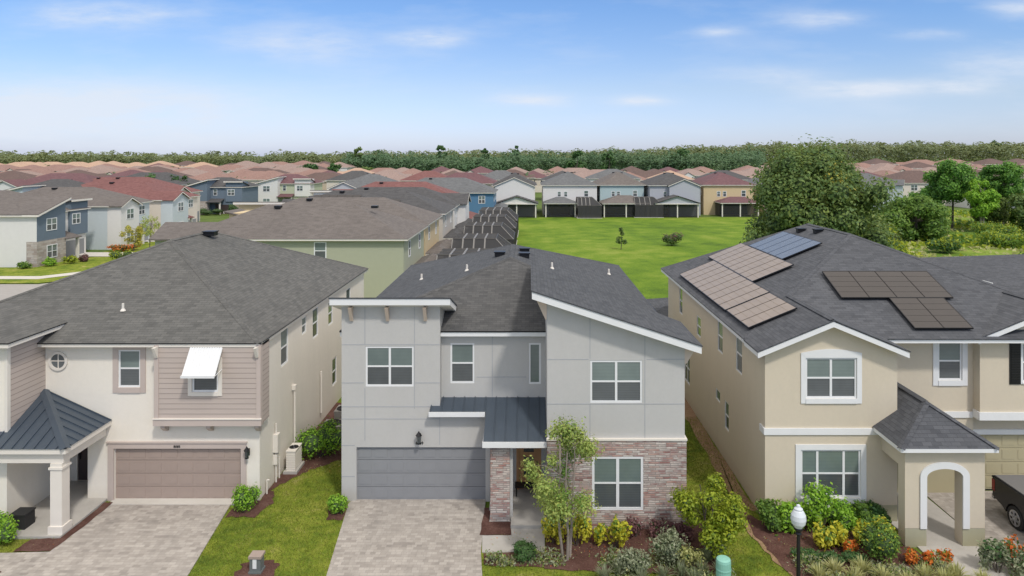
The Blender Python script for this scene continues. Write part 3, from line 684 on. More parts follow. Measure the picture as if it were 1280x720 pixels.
# forward wing
w.wall((-24.2, 23.9, 0), XU, 5.9, 6.5, [hole(2.0, 3.8, 4.2, 5.7)])
w.face([(-24.2, 23.9, 0), (-24.2, 25.8, 0), (-24.2, 25.8, 6.5), (-24.2, 23.9, 6.5)])
w.face([(-18.3, 23.9, 0), (-18.3, 27.2, 0), (-18.3, 27.2, 3.1), (-18.3, 23.9, 3.1)])
w.face([(-16.7, 25.8, 0), (-16.7, 27.2, 0), (-16.7, 27.2, 3.0), (-16.7, 25.8, 3.0)])
w.wall((-18.3, 27.2, 0), XU, 1.6, 3.0, [hole(.28, 1.18, .1, 2.2)])
w.face([(-18.3, 25.8, 2.99), (-16.7, 25.8, 2.99), (-16.7, 27.2, 2.99), (-18.3, 27.2, 2.99)])
w.build('wall', Lh)
w = MB('l_siding', 'l_trim', 'offwhite')
OB = (-13.93, 25.4, 3.0)
w.wall(OB, XU, 3.9, 3.0, [hole(1.37, 2.35, 1.25, 2.4)])
w.face([(-13.93, 25.4, 3), (-13.93, 25.8, 3), (-13.93, 25.8, 6), (-13.93, 25.4, 6)]); w.face([(-10.03, 25.4, 3), (-10.03, 26.3, 3), (-10.03, 26.3, 6), (-10.03, 25.4, 6)])
w.face([(-10.03, 26.3, 3), (-10.2, 26.3, 3), (-10.2, 26.3, 6), (-10.03, 26.3, 6)])
w.face([(-13.93, 25.4, 2.98), (-10.03, 25.4, 2.98), (-10.03, 25.8, 2.98), (-13.93, 25.8, 2.98)])
w.ubox(OB, XU, -.03, .13, .24, 3.0, 0, .03, 1).ubox(OB, XU, 3.77, 3.93, .24, 3.0, 0, .03, 1).ubox(OB, XU, -.06, 3.96, 0, .24, 0, .06, 1).ubox(OB, XU, -.07, 3.97, .241, .28, 0, .09, 2)
w.box(-10.028, -9.99, 25.4, 25.55, 3.0, 6.0, 1)
w.build('lap_siding_box', Lh)
# wing side wall with lap siding
w = MB('l_siding', 'l_trim', 'offwhite')
w.face([(-18.29, 23.9, 3.0), (-18.29, 28.3, 3.0), (-18.29, 28.3, 6.5), (-18.29, 23.9, 6.5)])
w.box(-18.36, -18.26, 23.87, 24.02, 3.0, 6.5, 2)
w.build('lap_siding', Lh)
for x in (-13.7, -12.0, -10.2):
    b = MB('l_trim'); b.sweep([(x-.08, 25.79, 2.975), (x-.08, 25.79, 2.68), (x-.08, 25.7, 2.68), (x-.08, 25.48, 2.86), (x-.08, 25.48, 2.975)], (.16, 0, 0)); b.build('bracket', Lh)
for x, y in ((-13.86, 25.05), (-10.12, 25.05)):
    b = MB('offwhite'); b.sweep([(x-.05, 25.39, 5.95), (x-.05, 25.39, 5.55), (x-.05, 25.3, 5.55), (x-.05, 25.1, 5.95)], (.1, 0, 0)); b.build('bracket', Lh)
t = MB('l_trim'); t.ubox(O, XU, .78, 1.0, 0, 2.2, 0, .05).ubox(O, XU, 5.8, 6.0, 0, 2.2, 0, .05).ubox(O, XU, 1.0, 5.8, 1.99, 2.2, 0, .05); t.ubox(O, XU, .74, 6.04, 2.2, 2.25, 0, .09); t.build('garage_trim', Lh)
garage_door(Lh, O, XU, 1.0, 5.8, 0, 1.99, 'l_garage')
text(Lh, '8085', -13.3, 25.74, 2.03, .13, 'gasket')
window(Lh, OB, XU, 1.37, 2.35, 1.25, 2.4, cols=(), rail=.62, trim=.14, trim_mat='offwhite')
window(Lh, OU, XU, 2.76, 3.6, 1.29, 2.71, cols=(), trim=.2, trim_mat='l_trim')
for a, b, c, d_ in side: window(Lh, ORr, YU, a-25.8, b-25.8, c, d_, cols=(), fw=.055)
window(Lh, (-24.2, 23.9, 0), XU, 2.0, 3.8, 4.2, 5.7)
# round window
rw = MB('offwhite'); n = 24; cx, cz = -17.8, 5.29
for k in range(n):
    a, b = 2*PI*k/n, 2*PI*(k+1)/n
    rw.sweep([(cx+.27*math.cos(a), 25.798, cz+.27*math.sin(a)), (cx+.36*math.cos(a), 25.798, cz+.36*math.sin(a)), (cx+.36*math.cos(b), 25.798, cz+.36*math.sin(b)), (cx+.27*math.cos(b), 25.798, cz+.27*math.sin(b))], (0, -.06, 0))
rw.box(cx-.015, cx+.015, 25.77, 25.79, cz-.27, cz+.27); rw.box(cx-.27, cx+.27, 25.772, 25.792, cz-.015, cz+.015)
rw = rw.build('round_window', Lh)
g = MB('glass_dn'); g.face([(cx+.28*math.cos(2*PI*k/n), 25.79, cz+.28*math.sin(2*PI*k/n)) for k in range(n)]); g.build('pane', rw)
# awning: sloping white ribbed metal
aw = MB('white')
for k in range(13):
    x = -12.62+k*.0925; aw.sweep([(x, 25.39, 5.93), (x, 24.74, 5.06), (x, 24.74, 5.02), (x, 25.39, 5.89)], (.066, 0, 0)); aw.sweep([(x+.066, 25.39, 5.90), (x+.066, 24.74, 5.03), (x+.066, 24.74, 5.0), (x+.066, 25.39, 5.86)], (.0265, 0, 0))
aw.box(-12.64, -11.42, 24.70, 24.74, 4.98, 5.07)
for x in (-12.6, -11.44): aw.tube((x, 25.39, 5.1), (x, 24.76, 5.02), .012)
aw.build('awning', Lh)
dm = MB('door_dark', 'glass_dark'); dm.ubox((-18.3, 27.2, 0), XU, .28, 1.18, .1, 2.2, -.1, -.05); dm.ubox((-18.3, 27.2, 0), XU, .72, 1.02, .9, 2.0, -.048, -.03, 1); dd_ = dm.build('front_door', Lh)
h = MB('dark_metal'); h.ubox((-18.3, 27.2, 0), XU, .36, .4, .95, 1.2, -.05, .0); h.build('door_handle', dd_)
lantern(Lh, -10.62, 25.79, 1.75, 1.1)
# porch roof (standing seam quarter hip), beam, column
pz = lambda d: 3.06+d*.46
mr = MB('metal_roof')
K = (-15.77, 23.2); T = (-18.28, 25.71)
mr.face([(K[0], K[1], 3.06), (-15.77, 25.79, 3.06), (-18.28, 25.79, 3.06+2.51*.46), (*T, 3.06+2.51*.46)]); mr.face([(-20.2, 23.2, 3.06), (K[0], K[1], 3.06), (*T, 3.06+2.51*.46), (-18.28, 23.9, 3.06+.7*.46), (-20.2, 23.9, 3.06+.7*.46)])
for k in range(8):   # seams on the front slope
    x = -16.1-k*.38
    ye = min(23.2+(K[0]-x), 25.7) if x > -18.26 else 23.88
    mr.sweep([(x-.015, 23.2, 3.06), (x-.015, ye, pz(ye-23.2)), (x-.015, ye, pz(ye-23.2)+.045), (x-.015, 23.2, 3.105)], (.03, 0, 0))
for k in range(7):   # seams on the right slope
    y = 23.5+k*.37; xe = max(K[0]-(y-23.2), -18.26)
    mr.sweep([(K[0], y-.015, 3.06), (xe, y-.015, pz(K[0]-xe)), (xe, y-.015, pz(K[0]-xe)+.045), (K[0], y-.015, 3.105)], (0, .03, 0))
cap(mr, (K[0], K[1], 3.07), (*T, 3.06+2.51*.46), .16, 0, .05)
mr.build('porch_metal_roof', Lh)
pb = MB('offwhite'); pb.box(-20.2, -15.80, 23.24, 23.30, 2.87, 3.045); pb.box(-15.86, -15.80, 23.301, 25.78, 2.87, 3.045)
pb.box(-18.29, -15.98, 23.40, 23.70, 2.5, 2.868); pb.box(-16.28, -15.98, 23.701, 25.79, 2.5, 2.868); pb.box(-20.2, -15.86, 23.301, 23.399, 2.86, 2.90)
pb.face([(-18.28, 23.4, 2.88), (-15.9, 23.4, 2.88), (-15.9, 25.79, 2.88), (-18.28, 25.79, 2.88)])
pb.build('porch_beam', Lh)
pc = MB('offwhite'); cx, cy = -16.2, 23.55; pc.box(cx-.2, cx+.2, cy-.2, cy+.2, .1, 2.498); pc.box(cx-.25, cx+.25, cy-.25, cy+.25, .1, .36); pc.box(cx-.24, cx+.24, cy-.24, cy+.24, 2.3, 2.38); pc.build('porch_column', Lh)
# roof
fa = MB('offwhite'); EZ = 6.08
fa.prism([(-24, 25.38), (-10.03, 25.38), (-10.03, 42.3), (-24, 42.3)], EZ-.16, EZ-.035)
fa.prism([(-14.15, 25.0), (-9.8, 25.0), (-9.8, 25.4), (-14.15, 25.4)], 5.88, 6.0) if False else None
fa.prism([(-26, 23.52), (-17.97, 23.52), (-17.97, 28.4), (-26, 28.4)], 6.40, 6.54)
fa.build('fascia', Lh)
rf = MB('shingle_l', 'dark_metal')
A, B, Cc, D, E, F = (-24, 25.35, EZ), (-10, 25.35, EZ), (-10, 42.3, EZ), (-24, 42.3, EZ), (-17, 32.35, 9.05), (-17, 36.3, 9.05)
rf.face([A, B, E]); rf.face([B, Cc, F, E]); rf.face([Cc, D, F]); rf.face([D, A, E, F])
rf.prism([(-24, 25.34), (-9.99, 25.34), (-9.99, 42.3), (-24, 42.3)], EZ-.034, EZ-.003, 1)
A2, B2, C2, D2, E2 = (-26, 23.5, 6.58), (-17.95, 23.5, 6.58), (-17.95, 28.6, 6.58), (-26, 28.6, 6.58), (-22, 26.2, 7.5)
rf.face([A2, B2, E2]); rf.face([B2, C2, (-22, 26.25, 7.5), E2]); rf.face([D2, A2, E2]); rf.face([C2, D2, E2])
rf.prism([(-26, 23.49), (-17.94, 23.49), (-17.94, 28.4), (-26, 28.4)], 6.545, 6.575, 1)
for a, b in ((E, F), (A, E), (B, E), (D, F), (Cc, F)): cap(rf, a, b)
rf.build('roof', Lh)
vent(Lh, -16.5, 35.3, 8.98, .28); pipe(Lh, -16.2, 27.2, EZ+.8)
# services on the side wall
def tube_thing(name, lab, cat, pts, r, mat, grp=None):
    mb = MB(mat)
    for a, b in zip(pts[:-1], pts[1:]): mb.tube(a, b, r, r, 8)
    return mb
um = MB('offwhite'); um.box(-10.195, -10.0, 27.1, 27.4, 1.25, 1.95); um.box(-10.195, -10.05, 27.15, 27.35, .75, 1.15); um.tube((-10.12, 27.25, 0), (-10.12, 27.25, 2.35), .035)
um.tube((-10.12, 27.6, 0), (-10.12, 27.6, .9), .03); um.build('electric_meter', Lh)
um = MB('offwhite'); um.tube((-10.1, 29.35, .4), (-10.1, 29.35, 3.1), .05); um.box(-10.19, -10.03, 29.25, 29.45, 3.0, 3.2); um.build('conduit', Lh)
um = MB('offwhite'); um.tube((-10.1, 33.1, .6), (-10.1, 33.1, 2.6), .045); um.build('conduit', Lh)
um = MB('offwhite'); um.tube((-10.12, 26.3, 0), (-10.12, 26.3, .55), .03); um.tube((-10.12, 26.3, .55), (-10.02, 26.3, .55), .03); um.build('tap_pipe', Lh)
def condenser(lab, x, y, sx, sy, h, mats=('offwhite', 'dark_metal')):
    t = thing('air_conditioner', lab, 'air conditioner', (x, y, 0), 'air conditioning units between the houses')
    b = MB(mats[0]); b.box(x-sx/2, x+sx/2, y-sy/2, y+sy/2, .12, h); b.box(x-sx/2-.02, x+sx/2+.02, y-sy/2-.02, y+sy/2+.02, h, h+.05)
    k = .2
    while k < h-.06: b.box(x-sx/2-.012, x+sx/2+.012, y-sy/2-.012, y+sy/2+.012, k, k+.02); k += .07
    b.build('casing', t); b = MB('concrete'); b.box(x-sx/2-.1, x+sx/2+.1, y-sy/2-.1, y+sy/2+.1, 0, .12); b.build('pad', t)
    f = MB('dark_metal'); r0 = min(sx, sy)/2
    for r in (.3, .5, .7, .9): f.lathe([(r0*r, h+.052), (r0*r+.015, h+.07), (r0*r+.03, h+.052)], x, y, 20)
    f.lathe([(.0, h+.056), (r0*.92, h+.056)], x, y, 20); f.build('fan_grille', t)
condenser('narrow white unit standing against the side wall of the cream house', -9.8, 28.4, .36, .8, .88)
condenser('dark topped condenser just behind the clipped hedge', -9.0, 31.3, .85, .85, .75, ('concrete', 'dark_metal'))
condenser('dark topped condenser farthest back between the houses', -8.9, 33.0, .85, .85, .8, ('concrete', 'dark_metal'))

# =================================================================== GROUND (world metres)
def sheet(name, poly, z, mat, kind='structure'):
    mb = MB(mat); mb.face([(x, y, z) for x, y in poly]); return mb.build(name, kind=kind)
nx, ny = 120, 110
xs = [-1500+3000*i/(nx-1) for i in range(nx)]; ys = [-60+10*j for j in range(75)]+[700+90*j for j in range(1, 60)]
gm = MB('ground'); gv = [(x*(1+max(0, y-700)/900), y, terr(x, y)-.02) for y in ys for x in xs]
me = bpy.data.meshes.new('ground'); me.from_pydata(gv, [], [(j*nx+i, j*nx+i+1, (j+1)*nx+i+1, (j+1)*nx+i) for j in range(len(ys)-1) for i in range(nx-1)])
me.materials.append(W['ground']); me.polygons.foreach_set('use_smooth', [True]*len(me.polygons)); g = bpy.data.objects.new('ground', me); COL.objects.link(g); g['kind'] = 'structure'
def wob(poly, a=.06, n=5, seed=1):
    r = random.Random(seed); out = []
    for (x0, y0), (x1, y1) in zip(poly, poly[1:]+poly[:1]):
        for k in range(n):
            f = k/n; out.append((x0+(x1-x0)*f+r.uniform(-a, a), y0+(y1-y0)*f+r.uniform(-a, a)))
    return out
sheet('lawn', [(-45, 14), (40, 14), (40, 60), (-45, 60)], .0, 'lawn')
def inside(x, y, poly):
    c = np.zeros(len(x), bool)
    for (x0, y0), (x1, y1) in zip(poly, poly[1:]+poly[:1]):
        if y0 != y1: c ^= ((y0 > y) != (y1 > y)) & (x < (x1-x0)*(y-y0)/(y1-y0)+x0)
    return c
NOGRASS = []
sheet('meadow', [(-1.5, 46), (60, 46), (75, 100), (62, 146.5), (-8, 146.5), (-2.0, 100)], .02, 'park')
scr = wob([(24, 44), (140, 60), (190, 170), (50, 152), (52, 120), (36, 80)], 2.0, 8, 3); sheet('scrub_field', scr, .05, 'scrub')
sheet('street', [(-90, 2), (90, 2), (90, 13), (-90, 13)], .02, 'asphalt')
k = MB('sidewalk'); k.box(-90, 90, 13.0, 13.2, -.02, .14); k.build('kerb', kind='structure')
sheet('sidewalk', [(-90, 15.2), (90, 15.2), (90, 16.8), (-90, 16.8)], .016, 'sidewalk')
dz = .022
def slab(name, poly, z, mat):
    NOGRASS.append(poly)
    mb = MB(mat); mb.prism(poly, -.01, z); return mb.build(name, kind='structure')
slab('driveway', [(-6.28, 21.0), (-6.0, 13.2), (-1.2, 13.2), (-1.45, 21.0), (-1.60, 22.4), (-1.66, 25.74), (-1.66, 25.9), (-6.55, 25.9), (-6.7, 25.7), (-6.78, 25.6)], .035, 'paver')
slab('walkway', [(-1.56, 22.4), (.5, 22.45), (.52, 23.8), (-.66, 23.8), (-.66, 23.4), (-1.62, 23.4)], .032, 'concrete')
slab('porch_floor', [(-.66, 23.8), (.58, 23.8), (.58, 26.35), (-1.48, 26.35), (-1.48, 25.0), (-.66, 25.0)], .15, 'concrete')
slab('garage_apron', [(-15.75, 25.45), (-10.85, 25.45), (-10.85, 25.95), (-15.75, 25.95)], .042, 'sidewalk')
slab('driveway', [(-11.15, 25.44), (-10.6, 21.2), (-10.2, 13.2), (-15.9, 13.2), (-16.5, 20.0), (-22.5, 20.6), (-22.5, 22.3), (-17.2, 22.35), (-15.76, 22.42), (-15.63, 25.44)], .035, 'paver')
slab('porch_floor', [(-18.29, 23.2), (-15.95, 23.2), (-15.95, 25.78), (-16.7, 25.78), (-16.7, 27.2), (-18.29, 27.2)], .1, 'concrete')
slab('driveway', [(15.3, 13.2), (21.5, 13.2), (20.9, 26.5), (15.2, 26.5), (15.2, 22.7)], .035, 'paver')
slab('walkway', [(12.9, 20.6), (15.28, 20.2), (15.18, 22.7), (15.1, 26.35), (12.6, 26.35), (12.9, 22.7)], .045, 'concrete')
def bed(poly, z=.03, a=.05, n=5, s=1, mat='mulch', name='mulch_bed'):
    pw = wob(poly, a, n, s); NOGRASS.append(pw) if mat == 'mulch' else None
    mb = MB(mat); mb.face([(x, y, z) for x, y in pw]); return mb.build(name, kind='structure')
bed([(-1.7, 23.38), (-.64, 23.4), (-.66, 24.25), (-1.42, 24.3), (-1.45, 25.2), (-1.66, 25.2)], .05, .02)
bed([(-1.5, 21.7), (.5, 21.6), (.5, 22.4), (-1.5, 22.38)], .026, .05, 5, 2)
bed([(.5, 21.5), (3, 21.3), (5.6, 21.1), (6.4, 21.9), (6.1, 23.2), (5.9, 27.5), (5.5, 27.5), (5.5, 23.83), (.54, 23.83)], .028, .06, 6, 3)
bed([(7.65, 25.2), (7.75, 23.2), (8.0, 21.6), (8.4, 20.4), (10, 19.6), (12.6, 19.6), (12.9, 22.0), (12.6, 23.0), (12.7, 24.26), (8.36, 24.27)], .028, .08, 7, 4)
bed([(15.05, 20.0), (16.2, 20.6), (15.9, 22.4), (15.22, 22.75)], .05, .04, 4, 5)
bed([(-10.25, 26), (-9.85, 27), (-9.35, 28.0), (-8.7, 28.7), (-7.9, 29.4), (-7.1, 30.5), (-7.1, 36), (-10.2, 36)], .02, .08, 5, 6)
bed([(-10.95, 25.75), (-10.9, 24.6), (-9.95, 24.6), (-9.6, 25.6), (-9.9, 26.5), (-10.2, 26.5), (-10.2, 25.8)], .022, .06, 5, 7)
bed([(-7.4, 25.7), (-7.3, 24.4), (-6.65, 24.4), (-6.8, 25.7)], .024, .05, 4, 8)
bed([(-16.95, 22.4), (-15.75, 22.45), (-15.62, 24.0), (-15.6, 25.6), (-15.93, 25.6), (-15.93, 23.2), (-16.9, 23.15)], .045, .03, 5, 9)
bed([(-20, 20.4), (-16.9, 20.0), (-16.5, 21.3), (-17.3, 21.8), (-20, 22.2)], .042, .05, 5, 10)
bed([(-9.2, 21.0), (-8.5, 20.8), (-7.9, 21.1), (-7.95, 21.75), (-8.5, 22.0), (-9.15, 21.8)], .022, .08, 5, 11)
bed([(7.75, 25.5), (8.36, 24.9), (8.36, 41), (7.7, 41)], .015, .09, 14, 12, 'dirt', 'dirt_strip')
bed([(7.5, 24.2), (7.75, 22.5), (8.1, 21.0), (8.5, 19.8), (8.8, 20.0), (8.3, 21.4), (8.0, 22.8), (7.8, 24.3)], .024, .07, 6, 13, 'dirt', 'dirt_strip')
bed([(5.48, 27.5), (6.0, 27.5), (6.2, 33), (5.25, 41)], .012, .12, 10, 14, 'dirt', 'dirt_strip')
# =================================================================== FOLIAGE
def leaf_arrays(rng, blobs, n, size, up=.3, blade=False, elong=1.5, shell=.5, jit=.20, rnd=.6):
    """blobs: list of (x,y,z,rx,ry,rz). n small leaf faces spread through their outer volume"""
    B = np.array(blobs); vol = (B[:, 3]*B[:, 4]*B[:, 5])**.67
    idx = rng.choice(len(B), n, p=vol/vol.sum())
    d = rng.normal(size=(n, 3)); d /= np.linalg.norm(d, axis=1)[:, None]
    r = shell+(1-shell)*rng.random(n)**.6; r *= 1+jit*rng.normal(size=n)
    c = B[idx, :3]+d*r[:, None]*B[idx, 3:]
    nrm = d*.9+rng.normal(size=(n, 3))*rnd; nrm[:, 2] += up; nrm /= np.linalg.norm(nrm, axis=1)[:, None]
    t = rng.normal(size=(n, 3)); t -= (t*nrm).sum(1)[:, None]*nrm; t /= np.linalg.norm(t, axis=1)[:, None]
    b = np.cross(nrm, t); s = size*(.6+.8*rng.random(n))[:, None]
    v = np.stack([c-t*s*elong*.5, c+b*s*.42+nrm*s*.1, c+t*s*elong*.5, c-b*s*.42+nrm*s*.1], 1).reshape(-1, 3)
    return v
def quads_mesh(name, v, mats, mi=None, extra=None):
    """v: (4n,3) leaf quads; extra = (verts, faces, mat index) of solid inner parts"""
    n = len(v)//4; V = v; ev, ef = ([], []) if extra is None else extra[:2]
    me = bpy.data.meshes.new(name)
    nv = len(V)+len(ev); me.vertices.add(nv)
    allv = np.vstack([V, np.array(ev).reshape(-1, 3)]) if len(ev) else V
    me.vertices.foreach_set('co', allv.astype(np.float32).ravel())
    loops = list(range(4*n)); ls = list(range(0, 4*n, 4)); lt = [4]*n; k = 4*n
    for f in ef:
        ls.append(k); lt.append(len(f)); loops += [i+4*n for i in f]; k += len(f)
    me.loops.add(len(loops)); me.loops.foreach_set('vertex_index', loops)
    me.polygons.add(len(ls)); me.polygons.foreach_set('loop_start', ls); me.polygons.foreach_set('loop_total', lt)
    m = ([0]*n if mi is None else list(mi))+[len(mats)-1]*len(ef)
    for mt in mats: me.materials.append(W[mt])
    me.polygons.foreach_set('material_index', m); me.update(calc_edges=True); return me
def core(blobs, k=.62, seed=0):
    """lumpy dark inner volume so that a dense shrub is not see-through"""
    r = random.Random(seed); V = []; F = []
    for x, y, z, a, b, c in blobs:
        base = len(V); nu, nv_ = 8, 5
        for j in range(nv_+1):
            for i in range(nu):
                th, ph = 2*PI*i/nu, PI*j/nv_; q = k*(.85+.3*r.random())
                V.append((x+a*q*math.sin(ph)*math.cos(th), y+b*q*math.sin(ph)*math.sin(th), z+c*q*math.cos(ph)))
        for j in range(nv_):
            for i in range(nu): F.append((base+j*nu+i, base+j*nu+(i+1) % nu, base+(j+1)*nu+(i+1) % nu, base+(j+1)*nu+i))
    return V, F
def mk(name, me, parent, loc=(0, 0, 0)):
    o = bpy.data.objects.new(name, me); COL.objects.link(o); o.parent = parent; o.location = loc; return o
SEED = [100]
def shrub(name, lab, cat, x, y, rx, ry, h, mat, n=1200, size=.07, grp=None, z0=0.0, lumps=7, dense=True, flat=0, flowers=None, base_h=.05, up=.3):
    SEED[0] += 1; rng = np.random.default_rng(SEED[0]); rr = random.Random(SEED[0])
    t = thing(name, lab, cat, (x, y, z0), grp)
    bl = []
    for k in range(lumps):
        a = rr.uniform(0, 2*PI); q = rr.uniform(.1, .75)
        bl.append((rx*q*math.cos(a), ry*q*math.sin(a), h*rr.uniform(.35, .68), rx*rr.uniform(.28, .56), ry*rr.uniform(.28, .56), h*rr.uniform(.22, .40)))
    if flat: bl = [(b[0]*1.1, b[1]*1.1, h*.5, b[3]*1.1, b[4]*1.1, h*.48) for b in bl]
    v = leaf_arrays(rng, bl, n, size, up)
    v[:, 2] = np.maximum(v[:, 2], .02); mi = None; mats = [mat, 'core']
    if flowers:
        zc = v.reshape(-1, 4, 3).mean(1)[:, 2]; p = rng.random(len(zc)) < flowers[1]*np.clip((zc/h-.35)*2, 0, 1)
        mi = p.astype(int); mats = [mat, flowers[0], 'core']
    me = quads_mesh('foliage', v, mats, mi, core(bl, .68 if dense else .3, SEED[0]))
    mk('foliage', me, t)
    s = MB('bark_dk')
    for k in range(5): a = 1.26*k; s.tube((.04*math.cos(a), .04*math.sin(a), 0), (rx*.4*math.cos(a), ry*.4*math.sin(a), h*.5), .018, .008, 5)
    mk('stem', s.mesh('stem'), t); return t
def blades(name, lab, cat, x, y, r, h, mat, n=110, wd=.028, grp=None, z0=.02):
    SEED[0] += 1; rr = random.Random(SEED[0]); t = thing(name, lab, cat, (x, y, z0), grp); vs = []
    for k in range(n):
        a = rr.uniform(0, 2*PI); L_ = rr.uniform(.6, 1.1); sp_ = rr.uniform(.15, 1.0)*r; w_ = wd*rr.uniform(.7, 1.2)
        ca, sa = math.cos(a), math.sin(a); P = []
        for q in (0, .5, 1):
            P.append((ca*(.05+sp_*q**1.3), sa*(.05+sp_*q**1.3), h*L_*(q-.42*q*q*(sp_/r)*1.3)))
        for i in range(2):
            wa, wb = w_*(1-.35*i), w_*(.65 if i == 0 else .08)
            p, q = P[i], P[i+1]; vs += [(p[0]-sa*wa, p[1]+ca*wa, p[2]), (p[0]+sa*wa, p[1]-ca*wa, p[2]), (q[0]+sa*wb, q[1]-ca*wb, q[2]), (q[0]-sa*wb, q[1]+ca*wb, q[2])]
    mk('blades', quads_mesh('blades', np.array(vs), [mat]), t); return t
def turf(name, regs, n, h, mat, seed):
    rng = np.random.default_rng(seed); pts = []
    A_ = [(r[1]-r[0])*(r[3]-r[2]) for r in regs]; tot_ = sum(A_)
    for r, a in zip(regs, A_):
        k = int(n*a/tot_)
        X_, Y_ = rng.uniform(r[0], r[1], k), rng.uniform(r[2], r[3], k); ok = np.ones(k, bool)
        for p in NOGRASS: ok &= ~inside(X_, Y_, p)
        pts.append(np.column_stack([X_, Y_])[ok])
    P_ = np.vstack(pts); k = len(P_); a = rng.uniform(0, 2*PI, k); hh = h*(.5+rng.random(k)); ln = rng.normal(size=(k, 2))*.5
    p0 = np.column_stack([P_, np.zeros(k)]); s_ = np.column_stack([np.cos(a), np.sin(a), np.zeros(k)])*.012; tp = p0+np.column_stack([ln*hh[:, None], hh])
    v = np.stack([p0-s_, p0+s_, tp+s_*.3, tp-s_*.3], 1).reshape(-1, 3)
    o = bpy.data.objects.new(name, quads_mesh(name, v, [mat])); COL.objects.link(o); o['kind'] = 'stuff'; o['label'] = 'short green and straw coloured lawn grass around the driveways and beds'; return o
W['blade'] = L('lawn_blades', (.06, .10, .012), (.15, .20, .02), (.24, .26, .04), (.40, .36, .14), ns=.9, g=1.15)
turf('lawn_grass', [(-11.4, -6.2, 17.5, 31), (-1.8, 8.6, 17.5, 22), (5.4, 8.6, 22, 34), (-20, -15.4, 19.5, 26)], 90000, .045, 'blade', 5)
G = 'shrubs planted in the front beds'
shrub('shrub', 'rounded green shrub at the right corner of the taupe garage', 'shrub', -10.45, 25.0, .55, .5, 1.0, 'leaf_bright', 2600, .06, G, lumps=10)
shrub('shrub', 'small green shrub at the left edge of the grey house driveway', 'shrub', -6.95, 24.9, .38, .36, .75, 'leaf_bright', 1600, .055, G, lumps=9)
shrub('hedge', 'clipped boxy hedge between the cream house and the grey house', 'hedge', -9.05, 29.6, 1.0, .85, 1.45, 'leaf_bright', 4200, .07, G, lumps=16)
shrub('shrub', 'bright green shrub beside the black planter box at the cream house porch', 'shrub', -17.95, 22.95, .75, .6, 1.0, 'leaf_bright', 2600, .06, G, lumps=10)
shrub('shrub', 'low green shrub at the bottom left corner near the cream house walk', 'shrub', -17.3, 21.0, .5, .4, .45, 'leaf_mid', 1200, .06, G)
shrub('shrub', 'dark green globe shrub in the mulch by the grey house walkway', 'shrub', -.15, 22.15, .48, .42, .62, 'leaf_dark', 2200, .045, G, lumps=12)
shrub('shrub', 'dark shrub tucked under the young tree against the stone corner', 'shrub', .9, 23.45, .4, .32, 1.1, 'leaf_dark', 1400, .06, G)
Y = 'yellow leaved shrubs below the stone wall'
for i, (x, y, rx, h, lab) in enumerate([(.75, 22.95, .42, .95, 'yellow shrub leftmost below the stone wall, beside the walkway'), (1.55, 22.8, .5, 1.1, 'largest yellow shrub, right behind the young tree trunks'), (2.35, 22.85, .3, .8, 'small yellow shrub directly below the stone wall window'), (2.85, 22.7, .45, 1.05, 'rightmost yellow shrub below the stone wall with green base')]):
    shrub('shrub', lab, 'shrub', x, y, rx, rx*.8, h, 'leaf_yellow', 650, .085, Y, dense=False, flowers=('leaf_mid', .25))
P = 'plum leaved ground shrubs along the stone wall'
for x, y, r, lab in [(3.6, 23.35, .55, 'plum coloured shrub against the stone below the window right edge'), (4.5, 23.3, .6, 'widest plum shrub along the right part of the stone wall'), (5.2, 23.2, .35, 'plum shrub at the right end of the stone wall')]:
    shrub('shrub', lab, 'shrub', x, y, r, .3, .62, 'leaf_purple', 520, .07, P, dense=False, lumps=8)
shrub('shrub', 'tall airy grey green shrub under the stone wall window, right of the yellow shrubs', 'shrub', 4.4, 21.75, .65, .5, 1.15, 'leaf_grey', 1500, .06, G, dense=False, lumps=9)
shrub('shrub', 'grey green feathery shrub at the bottom edge in front of the stone wall', 'shrub', 3.35, 21.35, .8, .45, .85, 'leaf_grey', 1700, .06, G, dense=False, lumps=9)
shrub('shrub', 'olive twiggy shrub between the lime shrub and the green utility pillar', 'shrub', 5.1, 21.6, .45, .4, .8, 'leaf_straw', 700, .06, G, dense=False)
TG = 'strappy plants in the mulch left of the green utility pillar'
for x, y, r in [(6.2, 21.6, .35), (4.7, 21.1, .35), (3.4, 20.8, .4), (2.3, 20.95, .35), (5.0, 20.7, .35), (5.9, 21.2, .3), (5.7, 21.9, .4), (5.35, 21.2, .3), (2.75, 21.2, .35), (4.1, 20.95, .35)]:
    blades('grass_clump', 'pale strappy grass clump in the mulch left of the green utility pillar', 'grass clump', x, y, r, .55, 'leaf_grey', 90, .022, TG)
